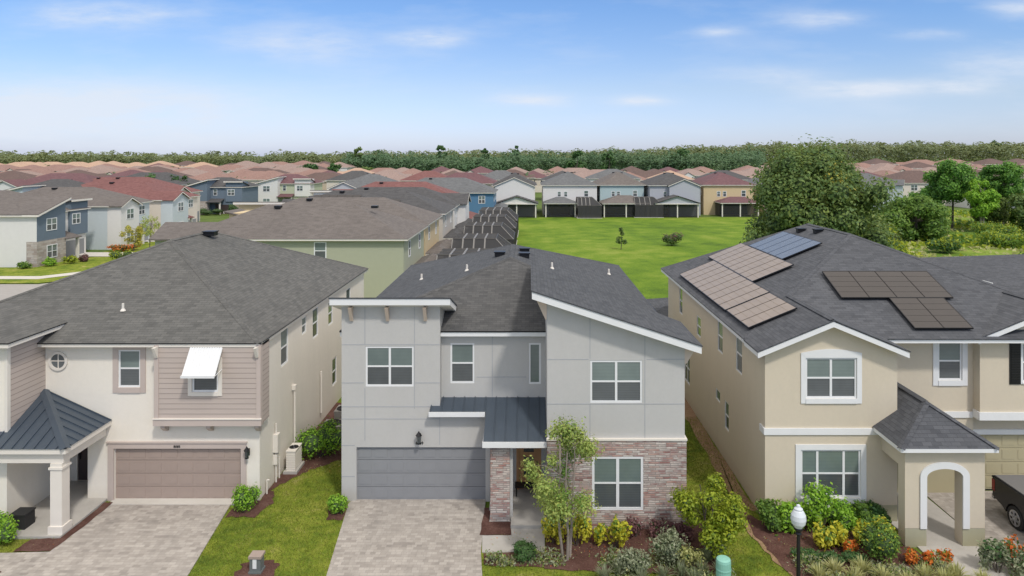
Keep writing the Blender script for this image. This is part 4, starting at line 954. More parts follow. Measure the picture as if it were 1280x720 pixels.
# beds of the beige house
for x, y, rx, h, m, lab in [(8.35, 23.9, .55, 1.0, 'leaf_mid', 'green shrub at the left corner of the beige house hedge row'), (9.2, 23.8, .6, 1.1, 'leaf_bright', 'broad leaved green shrub second in the row under the beige house window'),
        (10.9, 23.8, .6, 1.0, 'leaf_bright', 'green shrub under the centre of the triple window'), (11.7, 23.85, .5, .95, 'leaf_mid', 'green shrub under the right end of the triple window'), (12.15, 23.9, .33, .85, 'leaf_dark', 'dark green shrub between the hedge row and the porch')]:
    shrub('shrub', lab, 'shrub', x, y, rx, .5, h, m, 2200, .085, 'hedge row under the triple window', lumps=10)
shrub('shrub', 'tall loose shrub with white flowers rising in front of the triple window', 'shrub', 10.1, 23.65, .75, .5, 1.75, 'leaf_bright', 2200, .085, 'hedge row under the triple window', lumps=12, flowers=('leaf_white', .12), dense=False)
for x, y, lab in [(9.75, 22.7, 'yellow flowering shrub left end of the yellow row behind the lamp post'), (10.4, 22.75, 'yellow flowering shrub second in the row behind the lamp post'), (11.1, 22.8, 'yellow flowering shrub third in the row, under the triple window'), (11.75, 22.85, 'yellow flowering shrub closest to the arched porch')]:
    shrub('shrub', lab, 'shrub', x, y, .42, .38, .85, 'leaf_yellow', 560, .10, 'yellow flowering shrubs in the beige house bed', dense=False, flowers=('leaf_mid', .3))
shrub('shrub', 'large bushy green shrub with small yellow flowers left of the porch pier', 'shrub', 11.3, 21.9, .85, .6, 1.35, 'leaf_mid', 3800, .06, G, lumps=16, flowers=('leaf_yellow', .18))
for x, y, lab in [(10.45, 22.35, 'small rust coloured shrub among the yellow flowers'), (12.1, 21.75, 'orange flowering plant left of the pair beside the porch pier'), (12.7, 21.6, 'orange flowering plant in front of the porch pier'), (13.25, 21.75, 'orange flowering plant at the edge of the porch path')]:
    shrub('flowering_plant', lab, 'flowers', x, y, .3, .26, .5, 'leaf_orange', 420, .07, 'orange flowering plants near the porch', dense=False, flowers=('leaf_mid', .25))
shrub('flowering_plant', 'red and orange leaved plant on the driveway side of the arch', 'flowers', 15.45, 21.8, .4, .35, .85, 'leaf_orange', 500, .09, 'orange flowering plants near the porch', dense=False, flowers=('leaf_dark', .5))
shrub('shrub', 'grey green shrub at the foot of the right porch pier', 'shrub', 14.6, 21.3, .6, .5, 1.1, 'leaf_grey', 1600, .07, G, dense=False, flowers=('leaf_dark', .35), lumps=9)
shrub('shrub', 'grey green shrub in the bottom right bed before the driveway', 'shrub', 15.2, 20.7, .75, .5, .95, 'leaf_grey', 1700, .07, G, dense=False, flowers=('leaf_dark', .35), lumps=9)
for x, y, lab in [(8.9, 21.95, 'low dark grassy mound left of the lamp post'), (9.7, 21.9, 'low dark grassy mound just right of the lamp post'), (10.5, 21.8, 'low dark grassy mound before the large bushy shrub')]:
    shrub('ground_shrub', lab, 'shrub', x, y, .5, .3, .38, 'leaf_dark', 1100, .05, 'low dark mounds in the beige house bed', lumps=8)
SG = 'variegated strappy clumps along the front of the beige house bed'
for x, y in [(8.9, 20.9), (9.5, 21.2), (9.9, 20.8), (10.35, 21.25), (10.8, 20.8), (12.1, 20.9), (12.6, 20.7), (13.1, 20.95), (13.7, 20.6), (11.4, 20.55)]:
    blades('grass_clump', 'cream and green strappy clump at the front of the beige house bed', 'grass clump', x, y, .42, .6, 'leaf_straw', 120, .026, SG)

def litter(name, lab, regs, n, size, mats, seed, zmax):
    rng = np.random.default_rng(seed); out = []; A_ = sum((r[1]-r[0])*(r[3]-r[2]) for r in regs)
    for r in regs:
        k = int(n*(r[1]-r[0])*(r[3]-r[2])/A_); X_, Y_ = rng.uniform(r[0], r[1], k), rng.uniform(r[2], r[3], k)
        pn = np.sin(X_*3.1+Y_*1.7)+np.sin(X_*1.3-Y_*4.2)+rng.normal(size=k)*.5; ok = pn > -.2; X_, Y_, pn = X_[ok], Y_[ok], pn[ok]
        out.append(np.column_stack([X_, Y_, .03+zmax*rng.random(len(X_))*np.clip(pn*.6, .05, 1)]))
    c = np.vstack(out); k = len(c); nr = rng.normal(size=(k, 3))*.7; nr[:, 2] += .5; nr /= np.linalg.norm(nr, axis=1)[:, None]
    t = rng.normal(size=(k, 3)); t -= (t*nr).sum(1)[:, None]*nr; t /= np.linalg.norm(t, axis=1)[:, None]; b = np.cross(nr, t); s = (size*(.5+rng.random(k)))[:, None]
    o = bpy.data.objects.new(name, quads_mesh(name, np.stack([c-t*s, c+b*s*.4, c+t*s, c-b*s*.4], 1).reshape(-1, 3), mats, rng.integers(0, len(mats), k))); COL.objects.link(o); o['kind'] = 'stuff'; o['label'] = lab
litter('ground_cover', 'tangled low grasses, weeds and fallen leaves among the shrubs of the front beds', [(2.6, 6.3, 20.6, 22.6), (8.4, 13.2, 20.0, 21.9), (13.6, 16.0, 20.0, 21.2), (-1.4, 2.6, 21.6, 22.2), (6.0, 6.4, 21, 23)], 24000, .05, ['leaf_grey', 'leaf_straw', 'leaf_mid', 'leaf_grey'], 9, .34)
litter('fallen_leaves', 'dry leaves and small weeds scattered over the mulch', [(-1.4, 5.6, 21.6, 23.6), (8, 12.6, 20.5, 24), (-10.1, -7.2, 28, 31), (-16.9, -15.6, 22.5, 25.5)], 2600, .03, ['leaf_straw', 'leaf_grey', 'leaf_orange', 'leaf_straw'], 10, .02)
# ------------------------------------------------------------------ trees
def tree(name, lab, cat, x, y, H, R, mat, n, size, grp=None, trunks=1, tr=.2, crown0=.3, bark='bark_dk', lumps=26, z=None, mat2=None, seed=None, flat=1.0, dense=.35, spread=.12, ry=None, shell=.35, profile='round'):
    SEED[0] += 1; s = seed or SEED[0]; rng = np.random.default_rng(s); rr = random.Random(s); z = terr(x, y) if z is None else z
    t = thing(name, lab, cat, (x, y, z), grp); ry = ry or R
    tk = MB(bark); tk.smooth = False; bl = []; hc = H*(crown0+1)/2; hz = H*(1-crown0)/2
    tips = []
    for k in range(trunks):
        a = 2*PI*k/trunks+rr.random(); lean = spread*H*(1 if trunks > 1 else .4)
        p = Vector((.12*math.cos(a)*(trunks > 1), .12*math.sin(a)*(trunks > 1), 0)); r0 = tr
        top = Vector((lean*math.cos(a), lean*math.sin(a), H*.82)); prev = p
        for q in (.25, .5, .75, 1):
            c = p.lerp(top, q)+Vector((rr.uniform(-.02, .02)*H, rr.uniform(-.02, .02)*H, 0)); tk.tube(prev, c, r0*(1-.75*(q-.25)), r0*(1-.75*q)+.01, 8, cap=False); prev = c; tips.append((c, q))
    for k in range(lumps):
        a = rr.uniform(0, 2*PI); u = rr.uniform(-.95, 1)
        if profile == 'round': wdt = math.sqrt(max(0, 1-(u*.95)**2))*(1 if u > 0 else .92)
        elif profile == 'wild': wdt = (1 if u < .35 else 1-(u-.35)*.75)*(.72+.4*rr.random())
        elif profile == 'dome': wdt = (1-((u+1)/2)**2.2)*.95+.12
        elif profile == 'cone': wdt = (1-u)/2*.95+.08
        else: wdt = .55+.45*math.sin((u+1)*4)
        q = math.sqrt(rr.uniform(.12, .85))*wdt
        c = (R*q*math.cos(a), ry*q*math.sin(a), hc+hz*u*.78)
        k_ = rr.uniform(.17, .36); bl.append((*c, R*k_, ry*k_, min(R, hz)*k_*flat))
        b0, q0 = min(tips, key=lambda tq: (tq[0]-Vector(c)).length+max(0, tq[0].z-c[2])*3)
        mid = b0.lerp(Vector(c), .5)+Vector((0, 0, .04*H)); tk.tube(b0, mid, tr*.22, tr*.14, 5, cap=False); tk.tube(mid, c, tr*.14, tr*.04, 5, cap=False)
    v = leaf_arrays(rng, bl, n, size, .35, shell=shell, jit=.2, rnd=.42); mi = None; mats = [mat, 'core']
    if mat2:
        bi = v.reshape(-1, 4, 3).mean(1); f = np.sin(bi[:, 0]*1.3/R*3+1)+np.sin(bi[:, 2]*2.1/R*2)+rng.normal(size=len(bi))*.4
        mi = (f > mat2[1]).astype(int); mats = [mat, mat2[0], 'core']
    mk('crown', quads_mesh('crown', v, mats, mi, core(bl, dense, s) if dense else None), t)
    mk('trunk', tk.mesh('trunk'), t); return t
tree('young_tree', 'young multi stemmed tree with sparse light green crown before the stone corner', 'tree', 1.2, 22.1, 4.35, 1.42, 'leaf_tree', 8600, .062, trunks=3, tr=.045, crown0=.24, bark='bark', lumps=30, z=0.02, dense=0, spread=.07, seed=11, shell=.1, mat2=('leaf_mid', 1.0))
tree('small_tree', 'lime green loose bushy little tree at the right corner of the stone wall', 'tree', 5.95, 22.6, 2.5, 1.15, 'leaf_lime', 7500, .07, trunks=4, tr=.035, crown0=.1, lumps=34, z=.02, dense=.3, seed=119, profile='wild', spread=.12)
tree('live_oak', 'huge spreading live oak rising behind the slate roof with solar panels', 'tree', 27.4, 66, 14.0, 6.1, 'leaf_oak', 52000, .23, tr=.55, crown0=.12, lumps=84, mat2=('leaf_oak_y', 2.2), seed=5, dense=.5, profile='wild')
tree('oak', 'shorter dense oak at the right foot of the huge live oak', 'tree', 32.0, 72, 7.6, 3.5, 'leaf_bright', 18000, .24, tr=.35, crown0=.05, lumps=40, seed=6, dense=.6)
tree('oak', 'low bushy oak at the left foot of the huge live oak', 'tree', 24.0, 68, 6.4, 2.9, 'leaf_oak', 12000, .24, tr=.28, crown0=.03, lumps=30, seed=8, dense=.6)
tree('bushy_tree', 'round bushy tree standing alone in the bright scrub field', 'tree', 59.8, 106, 7.0, 5.4, 'leaf_mid', 20000, .28, tr=.3, crown0=.02, lumps=46, seed=9, dense=.6)
tree('pine_tree', 'tall pine left of the bright green tree, clump of foliage on top', 'tree', 75.5, 122, 12.6, 3.9, 'leaf_pine', 13000, .30, tr=.22, crown0=.40, lumps=44, seed=12, grp='pines beyond the scrub field', dense=.5)
tree('pine_tree', 'tall pine right of the bright green tree near the right edge', 'tree', 84.5, 122, 12.2, 3.8, 'leaf_pine', 13000, .30, tr=.22, crown0=.42, lumps=44, seed=13, grp='pines beyond the scrub field', dense=.5)
tree('cypress_tree', 'bright green upright tree with pale twin trunks among the pines', 'tree', 77.5, 117, 9.6, 2.6, 'leaf_bright', 16000, .26, tr=.2, trunks=2, bark='bark', crown0=.22, lumps=34, seed=14, spread=.05, dense=.5)
tree('bushy_tree', 'dark bushy tree under the right pine at the right edge', 'tree', 84.5, 114, 7.4, 3.8, 'leaf_oak', 9000, .34, tr=.25, crown0=.03, lumps=34, seed=15, dense=.6)
tree('bushy_tree', 'dark bushy tree behind the bright green upright tree', 'tree', 72.0, 124, 7.6, 3.4, 'leaf_pine', 7000, .34, tr=.25, crown0=.05, lumps=30, seed=16, dense=.6)
tree('young_tree', 'small slender tree standing alone in the meadow', 'tree', 12.8, 95.6, 3.6, .75, 'leaf_oak', 1300, .14, tr=.05, crown0=.12, lumps=18, seed=17, profile='cone', z=.02)
shrub('bush', 'dark reddish bush standing alone in the meadow', 'bush', 20.9, 100, 1.45, 1.3, 1.9, 'leaf_oak', 1500, .16, lumps=12, flowers=('leaf_purple', .5))
for x, y, rx, h, m, lab in [(47, 88, 2.6, 2.2, 'leaf_lime', 'bright yellow green thicket between the oak and the scrub field'), (56, 92, 3.2, 1.6, 'leaf_dark', 'low dark thicket in front of the lone bushy tree'), (68, 98, 5, 1.8, 'leaf_mid', 'wide green thicket in the middle of the scrub field'),
        (80, 104, 4.2, 2.8, 'leaf_lime', 'yellow green thicket below the right pine'), (52, 78, 3.5, 1.3, 'leaf_straw', 'straw coloured thicket just above the neighbouring roof'), (73, 108, 5, 2.2, 'leaf_mid', 'green thicket around the foot of the upright tree'),
        (90, 108, 4.5, 3.4, 'leaf_mid', 'green thicket at the right edge under the pines'), (42, 80, 2.8, 2.4, 'leaf_mid', 'green thicket at the right foot of the oaks'), (64, 84, 4.5, 1.2, 'leaf_dark', 'dark low thicket nearest the neighbouring roof'), (47.0, 101, 2.5, 1.8, 'leaf_bright', 'light green thicket beside the round bushy tree')]:
    shrub('thicket', lab, 'bush', x, y, rx*.8, rx*.75, h*1.25, m, 3000, .22, 'thickets in the scrub field', lumps=9, dense=False, up=.1, flowers=('leaf_lime', .5))

for i, (x, y, h, r, m_, lab) in enumerate([(40.5, 84, 6.6, 3.2, 'leaf_oak', 'green tree merging into the right side of the live oak'), (47.5, 118, 6.0, 3.6, 'leaf_mid', 'rounded tree behind the thickets between the oak and the round bushy tree'), (68, 119, 5.6, 3.0, 'leaf_mid', 'low leafy tree between the round bushy tree and the left pine'), (81.0, 120, 7.2, 3.0, 'leaf_oak', 'leafy tree filling the gap between the upright tree and the right pine'),
        (89, 128, 8.5, 3.8, 'leaf_mid', 'leafy tree at the right edge behind the right pine'), (54, 131, 5.5, 3.6, 'leaf_oak', 'small leafy tree beyond the round bushy tree'), (92, 122, 6.6, 3.4, 'leaf_dark', 'dark leafy tree at the right edge')]):
    tree('bushy_tree', lab, 'tree', x, y, h, r, m_, 9000, .27, tr=.22, crown0=.04, lumps=36, seed=80+i, dense=.55, grp='merging trees beyond the scrub field')
rng_ = np.random.default_rng(77); k_ = 60000; X_, Y_ = rng_.uniform(24, 150, k_), rng_.uniform(48, 170, k_); ok_ = inside(X_, Y_, scr)
pn = np.sin(X_*.23+Y_*.11)+np.sin(X_*.09-Y_*.31+2)+np.sin(X_*.55+Y_*.47)*.6+rng_.normal(size=k_)*.35; ok_ &= pn > -.6
X_, Y_, pn = X_[ok_], Y_[ok_], pn[ok_]; k_ = len(X_); hh_ = (.25+.45*np.clip(pn, 0, 2))*rng_.random(k_)
c_ = np.column_stack([X_, Y_, hh_]); nr_ = rng_.normal(size=(k_, 3))*.7+[0, -.2, .7]; nr_ /= np.linalg.norm(nr_, axis=1)[:, None]
t_v = rng_.normal(size=(k_, 3)); t_v -= (t_v*nr_).sum(1)[:, None]*nr_; t_v /= np.linalg.norm(t_v, axis=1)[:, None]; b_v = np.cross(nr_, t_v); s_v = (.25+.3*rng_.random(k_))[:, None]
v_ = np.stack([c_-t_v*s_v, c_+b_v*s_v*.6, c_+t_v*s_v, c_-b_v*s_v*.6], 1).reshape(-1, 3)
mi_ = np.where(pn < .1, 1, np.where(pn > 1.5, 2, 0))
o = bpy.data.objects.new('weeds', quads_mesh('weeds', v_, ['leaf_lime', 'leaf_straw', 'leaf_mid'], mi_)); COL.objects.link(o); o['kind'] = 'stuff'; o['label'] = 'tall yellow green weeds covering the overgrown field right of the live oak'
# ------------------------------------------------------------------ street furniture
def lamp_post(x, y):
    t = thing('lamp_post', 'black lamp post with white acorn globe in front of the beige house bed', 'lamp post', (x, y, 0))
    m = MB('dark_metal'); m.lathe([(.17, 0), (.17, .25), (.11, .35), (.10, .7), (.06, .8), (.05, 2.28), (.09, 2.32), (.07, 2.38), (.12, 2.44), (.12, 2.5), (.03, 2.5)], x, y, 16); m.build('pole', t)
    W['globe'] = m_plain('milky_acrylic_globe', (.60, .63, .66), .25, 0, .04)
    m = MB('globe'); m.smooth = True; m.lathe([(.11, 2.5), (.19, 2.62), (.215, 2.74), (.20, 2.86), (.14, 2.97), (.11, 3.0)], x, y, 24); m.build('globe', t)
    m = MB('globe'); m.smooth = True; m.lathe([(.115, 3.0), (.12, 3.03), (.06, 3.08), (.05, 3.13), (0, 3.16)], x, y, 16); m.build('finial', t)
lamp_post(7.62, 19.35)
t = thing('utility_pillar', 'pale green round topped utility pillar in the grass at the bottom edge', 'utility box', (5.85, 20.6, 0))
W['tgreen'] = m_plain('pale_green_plastic', (.24, .50, .41), .5, 0, .05)
m = MB('tgreen'); m.smooth = False; m.lathe([(.22, .0), (.22, .80), (.205, .87), (.15, .90), (0, .91)], 5.85, 20.6, 20); m.build('cover', t)
m = MB('tgreen'); m.lathe([(.25, 0), (.25, .06), (.22, .06)], 5.85, 20.6, 20); m.lathe([(.225, .55), (.232, .56), (.232, .6), (.225, .61)], 5.85, 20.6, 20); m.build('base_ring', t)
t = thing('pedestal', 'small grey pedestal with a white notice standing in the strip of grass between driveways', 'pedestal', (-8.55, 21.4, 0))
W['pgrey'] = m_plain('grey_green_plastic', (.14, .155, .15), .6); m = MB('pgrey', 'l_garage'); m.prism([(-8.72, 21.25), (-8.38, 21.25), (-8.38, 21.55), (-8.72, 21.55)], 0, .48); m.box(-8.75, -8.35, 21.22, 21.58, .48, .56, 1); m.box(-8.75, -8.35, 21.22, 21.58, 0, .08); m.build('box', t)
m = MB('white'); m.box(-8.62, -8.50, 21.235, 21.248, .18, .5); m.build('notice', t)
t = thing('planter_box', 'black square planter box beside the cream house porch', 'planter', (-17.6, 23.9, 0))
m = MB('gasket'); 
for a in ((-17.98, -17.94, 23.6, 24.1), (-17.5, -17.46, 23.6, 24.1), (-17.94, -17.5, 23.6, 23.64), (-17.94, -17.5, 24.06, 24.1)): m.box(*a, .1, .62)
m.box(-18.0, -17.44, 23.58, 24.12, .57, .625); m.build('box', t); m = MB('mulch'); m.box(-17.94, -17.5, 23.64, 24.06, .1, .55); m.build('soil', t)

# ------------------------------------------------------------------ pickup (reversed up to the beige house's garage, tailgate to the door)
T = thing('pickup_truck', 'black pickup truck with grey bed cover backed up to the garage of the beige house', 'pickup truck', (17.9, 22.2, .035))
W['paint'] = m_plain('black_car_paint', (.012, .013, .015), .25, .2, .1); W['tonneau'] = m_plain('grey_vinyl_bed_cover', (.15, .145, .14), .75); W['rim'] = m_plain('alloy_wheel', (.45, .45, .46), .3, .8); W['tyre'] = m_plain('tyre_rubber', (.025, .025, .025), .85); W['red'] = m_plain('red_tail_light', (.25, .01, .01), .3)
x0, x1, yr = 16.92, 18.88, 24.95
def side_poly(x):   # body side profile (y,z) with wheel arches, rear at yr, nose towards the camera
    pr = [(yr, .62), (yr, 1.32), (yr-1.9, 1.34), (yr-1.95, 1.36), (yr-3.9, 1.36), (yr-5.5, 1.2), (yr-5.75, .95), (yr-5.75, .5), (yr-5.35, .42)]
    def arch(c): return [(c-.46*math.cos(PI*k/8), .38+.46*math.sin(PI*k/8)) for k in range(9)]
    pr += arch(yr-4.85)+[(yr-4.2, .42), (yr-1.9, .42)]+arch(yr-1.15)+[(yr-.5, .5)]
    return [(x, a, b+.02) for a, b in pr]
m = MB('paint'); A = side_poly(x0); B = side_poly(x1); n = len(A)
m.face(A); m.face(B[::-1])
for k in range(n): m.face([A[k], A[(k+1) % n], B[(k+1) % n], B[k]])
m.box(x0-.02, x1+.02, yr-.04, yr+.02, 1.30, 1.36); m.build('body', T)
m = MB('tonneau'); m.box(x0+.06, x1-.06, yr-1.9, yr-.03, 1.345, 1.39); m.build('bed_cover', T)
m = MB('paint'); m.prism([(x0+.02, yr-4.0), (x1-.02, yr-4.0), (x1-.02, yr-1.95), (x0+.02, yr-1.95)], 1.37, 1.42)
cb = [(x0+.05, yr-4.0, 1.4), (x1-.05, yr-4.0, 1.4), (x1-.05, yr-1.97, 1.4), (x0+.05, yr-1.97, 1.4)]; ct = [(x0+.2, yr-3.35, 1.88), (x1-.2, yr-3.35, 1.88), (x1-.2, yr-2.1, 1.88), (x0+.2, yr-2.1, 1.88)]
m.face(ct)
for k in range(4): m.face([cb[k], cb[(k+1) % 4], ct[(k+1) % 4], ct[k]])
m.build('cab', T)
m = MB('glass_dark')
for k in range(4):
    a, b, c, d_ = [Vector(q) for q in (cb[k], cb[(k+1) % 4], ct[(k+1) % 4], ct[k])]; cc = (a+b+c+d_)/4; nn = (b-a).cross(d_-a).normalized()*.01
    m.face([tuple(cc+(q-cc)*.84+nn) for q in (a, b, c, d_)])
m.build('cab_windows', T)
for xx in (x0, x1):
    for yy in (yr-1.15, yr-4.85):
        s_ = -1 if xx == x0 else 1
        m = MB('tyre'); m.tube((xx+s_*.0, yy, .40), (xx-s_*.24, yy, .40), .39, .39, 24); wh = m.build('tyre', T)
        m = MB('rim', 'gasket'); m.tube((xx+s_*.012, yy, .40), (xx+s_*.004, yy, .40), .27, .27, 24)
        for k in range(6):
            a = PI*k/3+.3; m.tube((xx+s_*.018, yy+.07*math.cos(a), .4+.07*math.sin(a)), (xx+s_*.018, yy+.24*math.cos(a), .4+.24*math.sin(a)), .03, .03, 5)
            a += PI/6; m.tube((xx+s_*.0135, yy+.17*math.cos(a), .4+.17*math.sin(a)), (xx+s_*.0125, yy+.17*math.cos(a), .4+.17*math.sin(a)), .05, .05, 8, 1)
        m.build('rim', wh)
for xx in (x0+.0, x1-.1): m = MB('red'); m.box(xx-.01, xx+.11, yr-.12, yr+.03, .85, 1.25); m.build('tail_light', T)
m = MB('rim'); m.box(x0+.05, x1-.05, yr+.0, yr+.12, .5, .66); m.build('rear_bumper', T)
# =================================================================== OTHER HOUSES
def SH(n, c, c2=None, f=1.45): W[n] = m_shingle(n, c, c2 or sc3(c, f), .5, .2)
SH('roof_brown', (.125, .108, .098), (.175, .152, .138)); SH('roof_dark', (.062, .060, .062), (.10, .097, .097)); SH('roof_grey', (.105, .108, .112), (.165, .168, .17))
SH('roof_red', (.155, .062, .058), (.235, .105, .095)); SH('roof_maroon', (.12, .058, .066), (.18, .09, .095)); SH('roof_terra', (.24, .14, .115), (.33, .205, .17)); SH('roof_terra2', (.26, .18, .155), (.35, .255, .22)); SH('roof_peach', (.42, .27, .19), (.52, .36, .26)); SH('roof_choc', (.105, .068, .06), (.16, .105, .09))  # far terracotta paled to paint in haze; peach paints in sunlight
def ST(n, c): W[n] = m_plain(n, c, .85, 0, .05)
ST('w_green', (.40, .41, .30)); ST('w_yellow', (.60, .47, .28)); ST('w_beige', (.53, .48, .42)); ST('w_white', (.68, .66, .63)); ST('w_blue', (.085, .19, .31)); ST('w_slate', (.135, .175, .22)); ST('w_cream', (.64, .57, .49)); ST('w_pale', (.50, .55, .57)); ST('w_teal', (.40, .50, .50)); ST('w_grey', (.42, .43, .46)); ST('w_tan', (.50, .42, .32)); ST('w_sage', (.45, .48, .34))
def hip2(mb, x0, x1, y0, y1, z, pitch, m=0):
    w, d = x1-x0, y1-y0
    if d >= w:
        rx = (x0+x1)/2; hip(mb, x0, x1, y0, y1, z, z+pitch*w/2, rx, y0+w/2, y1-w/2, m); return z+pitch*w/2
    A, B, C_, D = (x0, y0, z), (x1, y0, z), (x1, y1, z), (x0, y1, z); ry = (y0+y1)/2; zr_ = z+pitch*d/2
    E, F = (x0+d/2, ry, zr_), (x1-d/2, ry, zr_)
    mb.face([A, B, F, E], m); mb.face([B, C_, F], m); mb.face([C_, D, E, F], m); mb.face([D, A, E], m); return zr_
WIN = {}
def win_mesh(wd, ht, cols):
    k = (round(wd, 2), round(ht, 2), cols)
    if k not in WIN:
        fr = MB('white'); gl = MB('glass_up', 'glass_dn'); O_, U_ = (0, 0, 0), XU; f = .09
        fr.ubox(O_, U_, -wd/2, -wd/2+f, 0, ht, 0, .05).ubox(O_, U_, wd/2-f, wd/2, 0, ht, 0, .05).ubox(O_, U_, -wd/2+f, wd/2-f, 0, f, 0, .05).ubox(O_, U_, -wd/2+f, wd/2-f, ht-f, ht, 0, .05)
        fr.ubox(O_, U_, -wd/2+f, wd/2-f, ht*.5-.035, ht*.5+.035, 0, .045)
        for c in range(1, cols): u = -wd/2+wd*c/cols; fr.ubox(O_, U_, u-.05, u+.05, f, ht-f, 0, .048)
        gl.upoly(O_, U_, [(-wd/2+f, ht/2), (wd/2-f, ht/2), (wd/2-f, ht-f), (-wd/2+f, ht-f)], .02, 0); gl.upoly(O_, U_, [(-wd/2+f, f), (wd/2-f, f), (wd/2-f, ht/2), (-wd/2+f, ht/2)], .02, 1)
        WIN[k] = (fr.mesh('window'), gl.mesh('pane'))
    return WIN[k]
ROT = {'F': 0, 'R': PI/2, 'B': PI, 'L': -PI/2}
def put_win(root, side, w, d, u, z, wd=1.0, ht=1.45, cols=1, off=0.0):
    """u: metres along the wall seen from outside, from its left end"""
    a, b = win_mesh(wd, ht, cols)
    P = {'F': (-w/2+u, -off), 'R': (w/2+off, u), 'B': (w/2-u, d+off), 'L': (-w/2-off, d-u)}[side]
    o = bpy.data.objects.new('window', a); COL.objects.link(o); o.parent = root; o.location = (P[0], P[1], z); o.rotation_euler = (0, 0, ROT[side])
    g_ = bpy.data.objects.new('pane', b); COL.objects.link(g_); g_.parent = o
def subhouse(lab, x, y, rot, w, d, wall, roof, grp, front='gable', accent=None, eave=6.1, pitch=.42, wins=(), lanai=None, gside=1, porch_post=True, vents=2, defaults='FBLR', stone=False, rear_gable=None, sidew=False, lg=False):
    accent = accent or wall
    t = thing('house', lab, 'house', (x, y, terr(x, y)), grp); t['_b'] = (0, 0, 0); t.rotation_euler = (0, 0, math.radians(rot))
    m = MB(wall, accent, 'stone_far', 'offwhite'); m.box(-w/2, w/2, 0, d, -.05, eave)
    fa = MB('offwhite'); fa.prism([(-w/2-.42, -.42), (w/2+.42, -.42), (w/2+.42, d+.42), (-w/2-.42, d+.42)], eave-.13, eave+.02)
    r = MB(roof, 'dark_metal'); zr_ = hip2(r, -w/2-.45, w/2+.45, -.45, d+.45, eave+.025, pitch)
    g = gside; pr = 1.9
    if front == 'gable':
        a, b = (-w/2, -w/2+w*.42) if g > 0 else (w/2-w*.42, w/2)
        c = (a+b)/2; zt = eave+(b-a)/2*.45
        m.sweep([(a, -pr, 0), (b, -pr, 0), (b, -pr, eave), (c, -pr, zt-.12), (a, -pr, eave)], (0, pr-.01, 0), 1)
        for xa, sgn in ((a-.35, 1), (b+.35, -1)):
            r.sweep([(xa, -pr-.35, eave-.1), (c, -pr-.35, zt+.05), (c, -pr-.35, zt+.16), (xa, -pr-.35, eave+.01)], (0, pr+3.5, 0)); fa.sweep([(xa, -pr-.37, eave-.26), (c, -pr-.37, zt-.1), (c, -pr-.37, zt+.045), (xa, -pr-.37, eave-.105)], (0, .05, 0))
        ga, gb = (b+.3, w/2-.4) if g > 0 else (-w/2+.4, a-.3)
    elif front == 'shed':
        a, b = (-w/2, -w/2+w*.42) if g > 0 else (w/2-w*.42, w/2)
        hi, lo = (b, a) if g > 0 else (a, b)
        lo2, hi2 = lo+(.006 if lo > hi else -.006), hi; pts = [(lo2, -pr, 0), (hi2, -pr, 0), (hi2, -pr, eave+1.6), (lo2, -pr, eave+.1)]
        m.sweep(pts, (0, pr+3, 0), 0 if sidew else 1)
        if sidew: m.face([(p_[0], p_[1]-.006, p_[2]) for p_ in pts], 1)
        if stone: m.box(a-.03, b+.03, -pr-.04, -pr+1.2, 0, 3.0, 2)
        e = .4 if hi > lo else -.4
        k = 1.5/abs(hi-lo)
        r.sweep([(lo-e, -pr-.45, eave+.2-k*.4), (hi+e, -pr-.45, eave+1.7+k*.4), (hi+e, -pr-.45, eave+1.78+k*.4), (lo-e, -pr-.45, eave+.28-k*.4)], (0, pr+4, 0))
        fa.sweep([(lo-e, -pr-.47, eave-.02-k*.4), (hi+e, -pr-.47, eave+1.48+k*.4), (hi+e, -pr-.47, eave+1.695+k*.4), (lo-e, -pr-.47, eave+.195-k*.4)], (0, pr+3.9, 0))
        a2, b2 = (w/2-w*.3, w/2) if g > 0 else (-w/2, -w/2+w*.3)
        m.box(a2-.004, b2+.004, -.25, 3, 2.8, eave+1.15, 1); r.sweep([(a2-.3, -.65, eave+1.25), (a2-.3, 3.4, eave+.2), (a2-.3, 3.4, eave+.3), (a2-.3, -.65, eave+1.35)], (b2-a2+.6, 0, 0)); fa.box(a2-.32, b2+.32, -.69, -.652, eave+1.08, eave+1.32)
        ga, gb = (w/2-5.3, w/2-.4) if g > 0 else (-w/2+.4, -w/2+5.3)
    else: ga, gb = -w/2+.6, -w/2+5.4
    if rear_gable:
        a, b = rear_gable; c = (a+b)/2; zt = eave+(b-a)/2*.42
        m.sweep([(a, d+1.2, 0), (a, d+1.2, eave), (c, d+1.2, zt-.12), (b, d+1.2, eave), (b, d+1.2, 0)], (0, -1.19, 0), 1)
        for xa in (a-.35, b+.35):
            r.sweep([(xa, d+1.5, eave-.1), (c, d+1.5, zt+.05), (c, d+1.5, zt+.16), (xa, d+1.5, eave+.01)], (0, -5, 0)); fa.sweep([(xa, d+1.53, eave-.26), (c, d+1.53, zt-.1), (c, d+1.53, zt+.045), (xa, d+1.53, eave-.105)], (0, -.04, 0))
    m.build('wall', t); fa.build('fascia', t); r.build('roof', t)
    gd = MB('c_garage' if wall != 'w_slate' else 'door_dark'); gd.box(ga, gb, -.03 if front != 'x' else 0, .0, 0, 2.1); gd.build('garage_door', t)
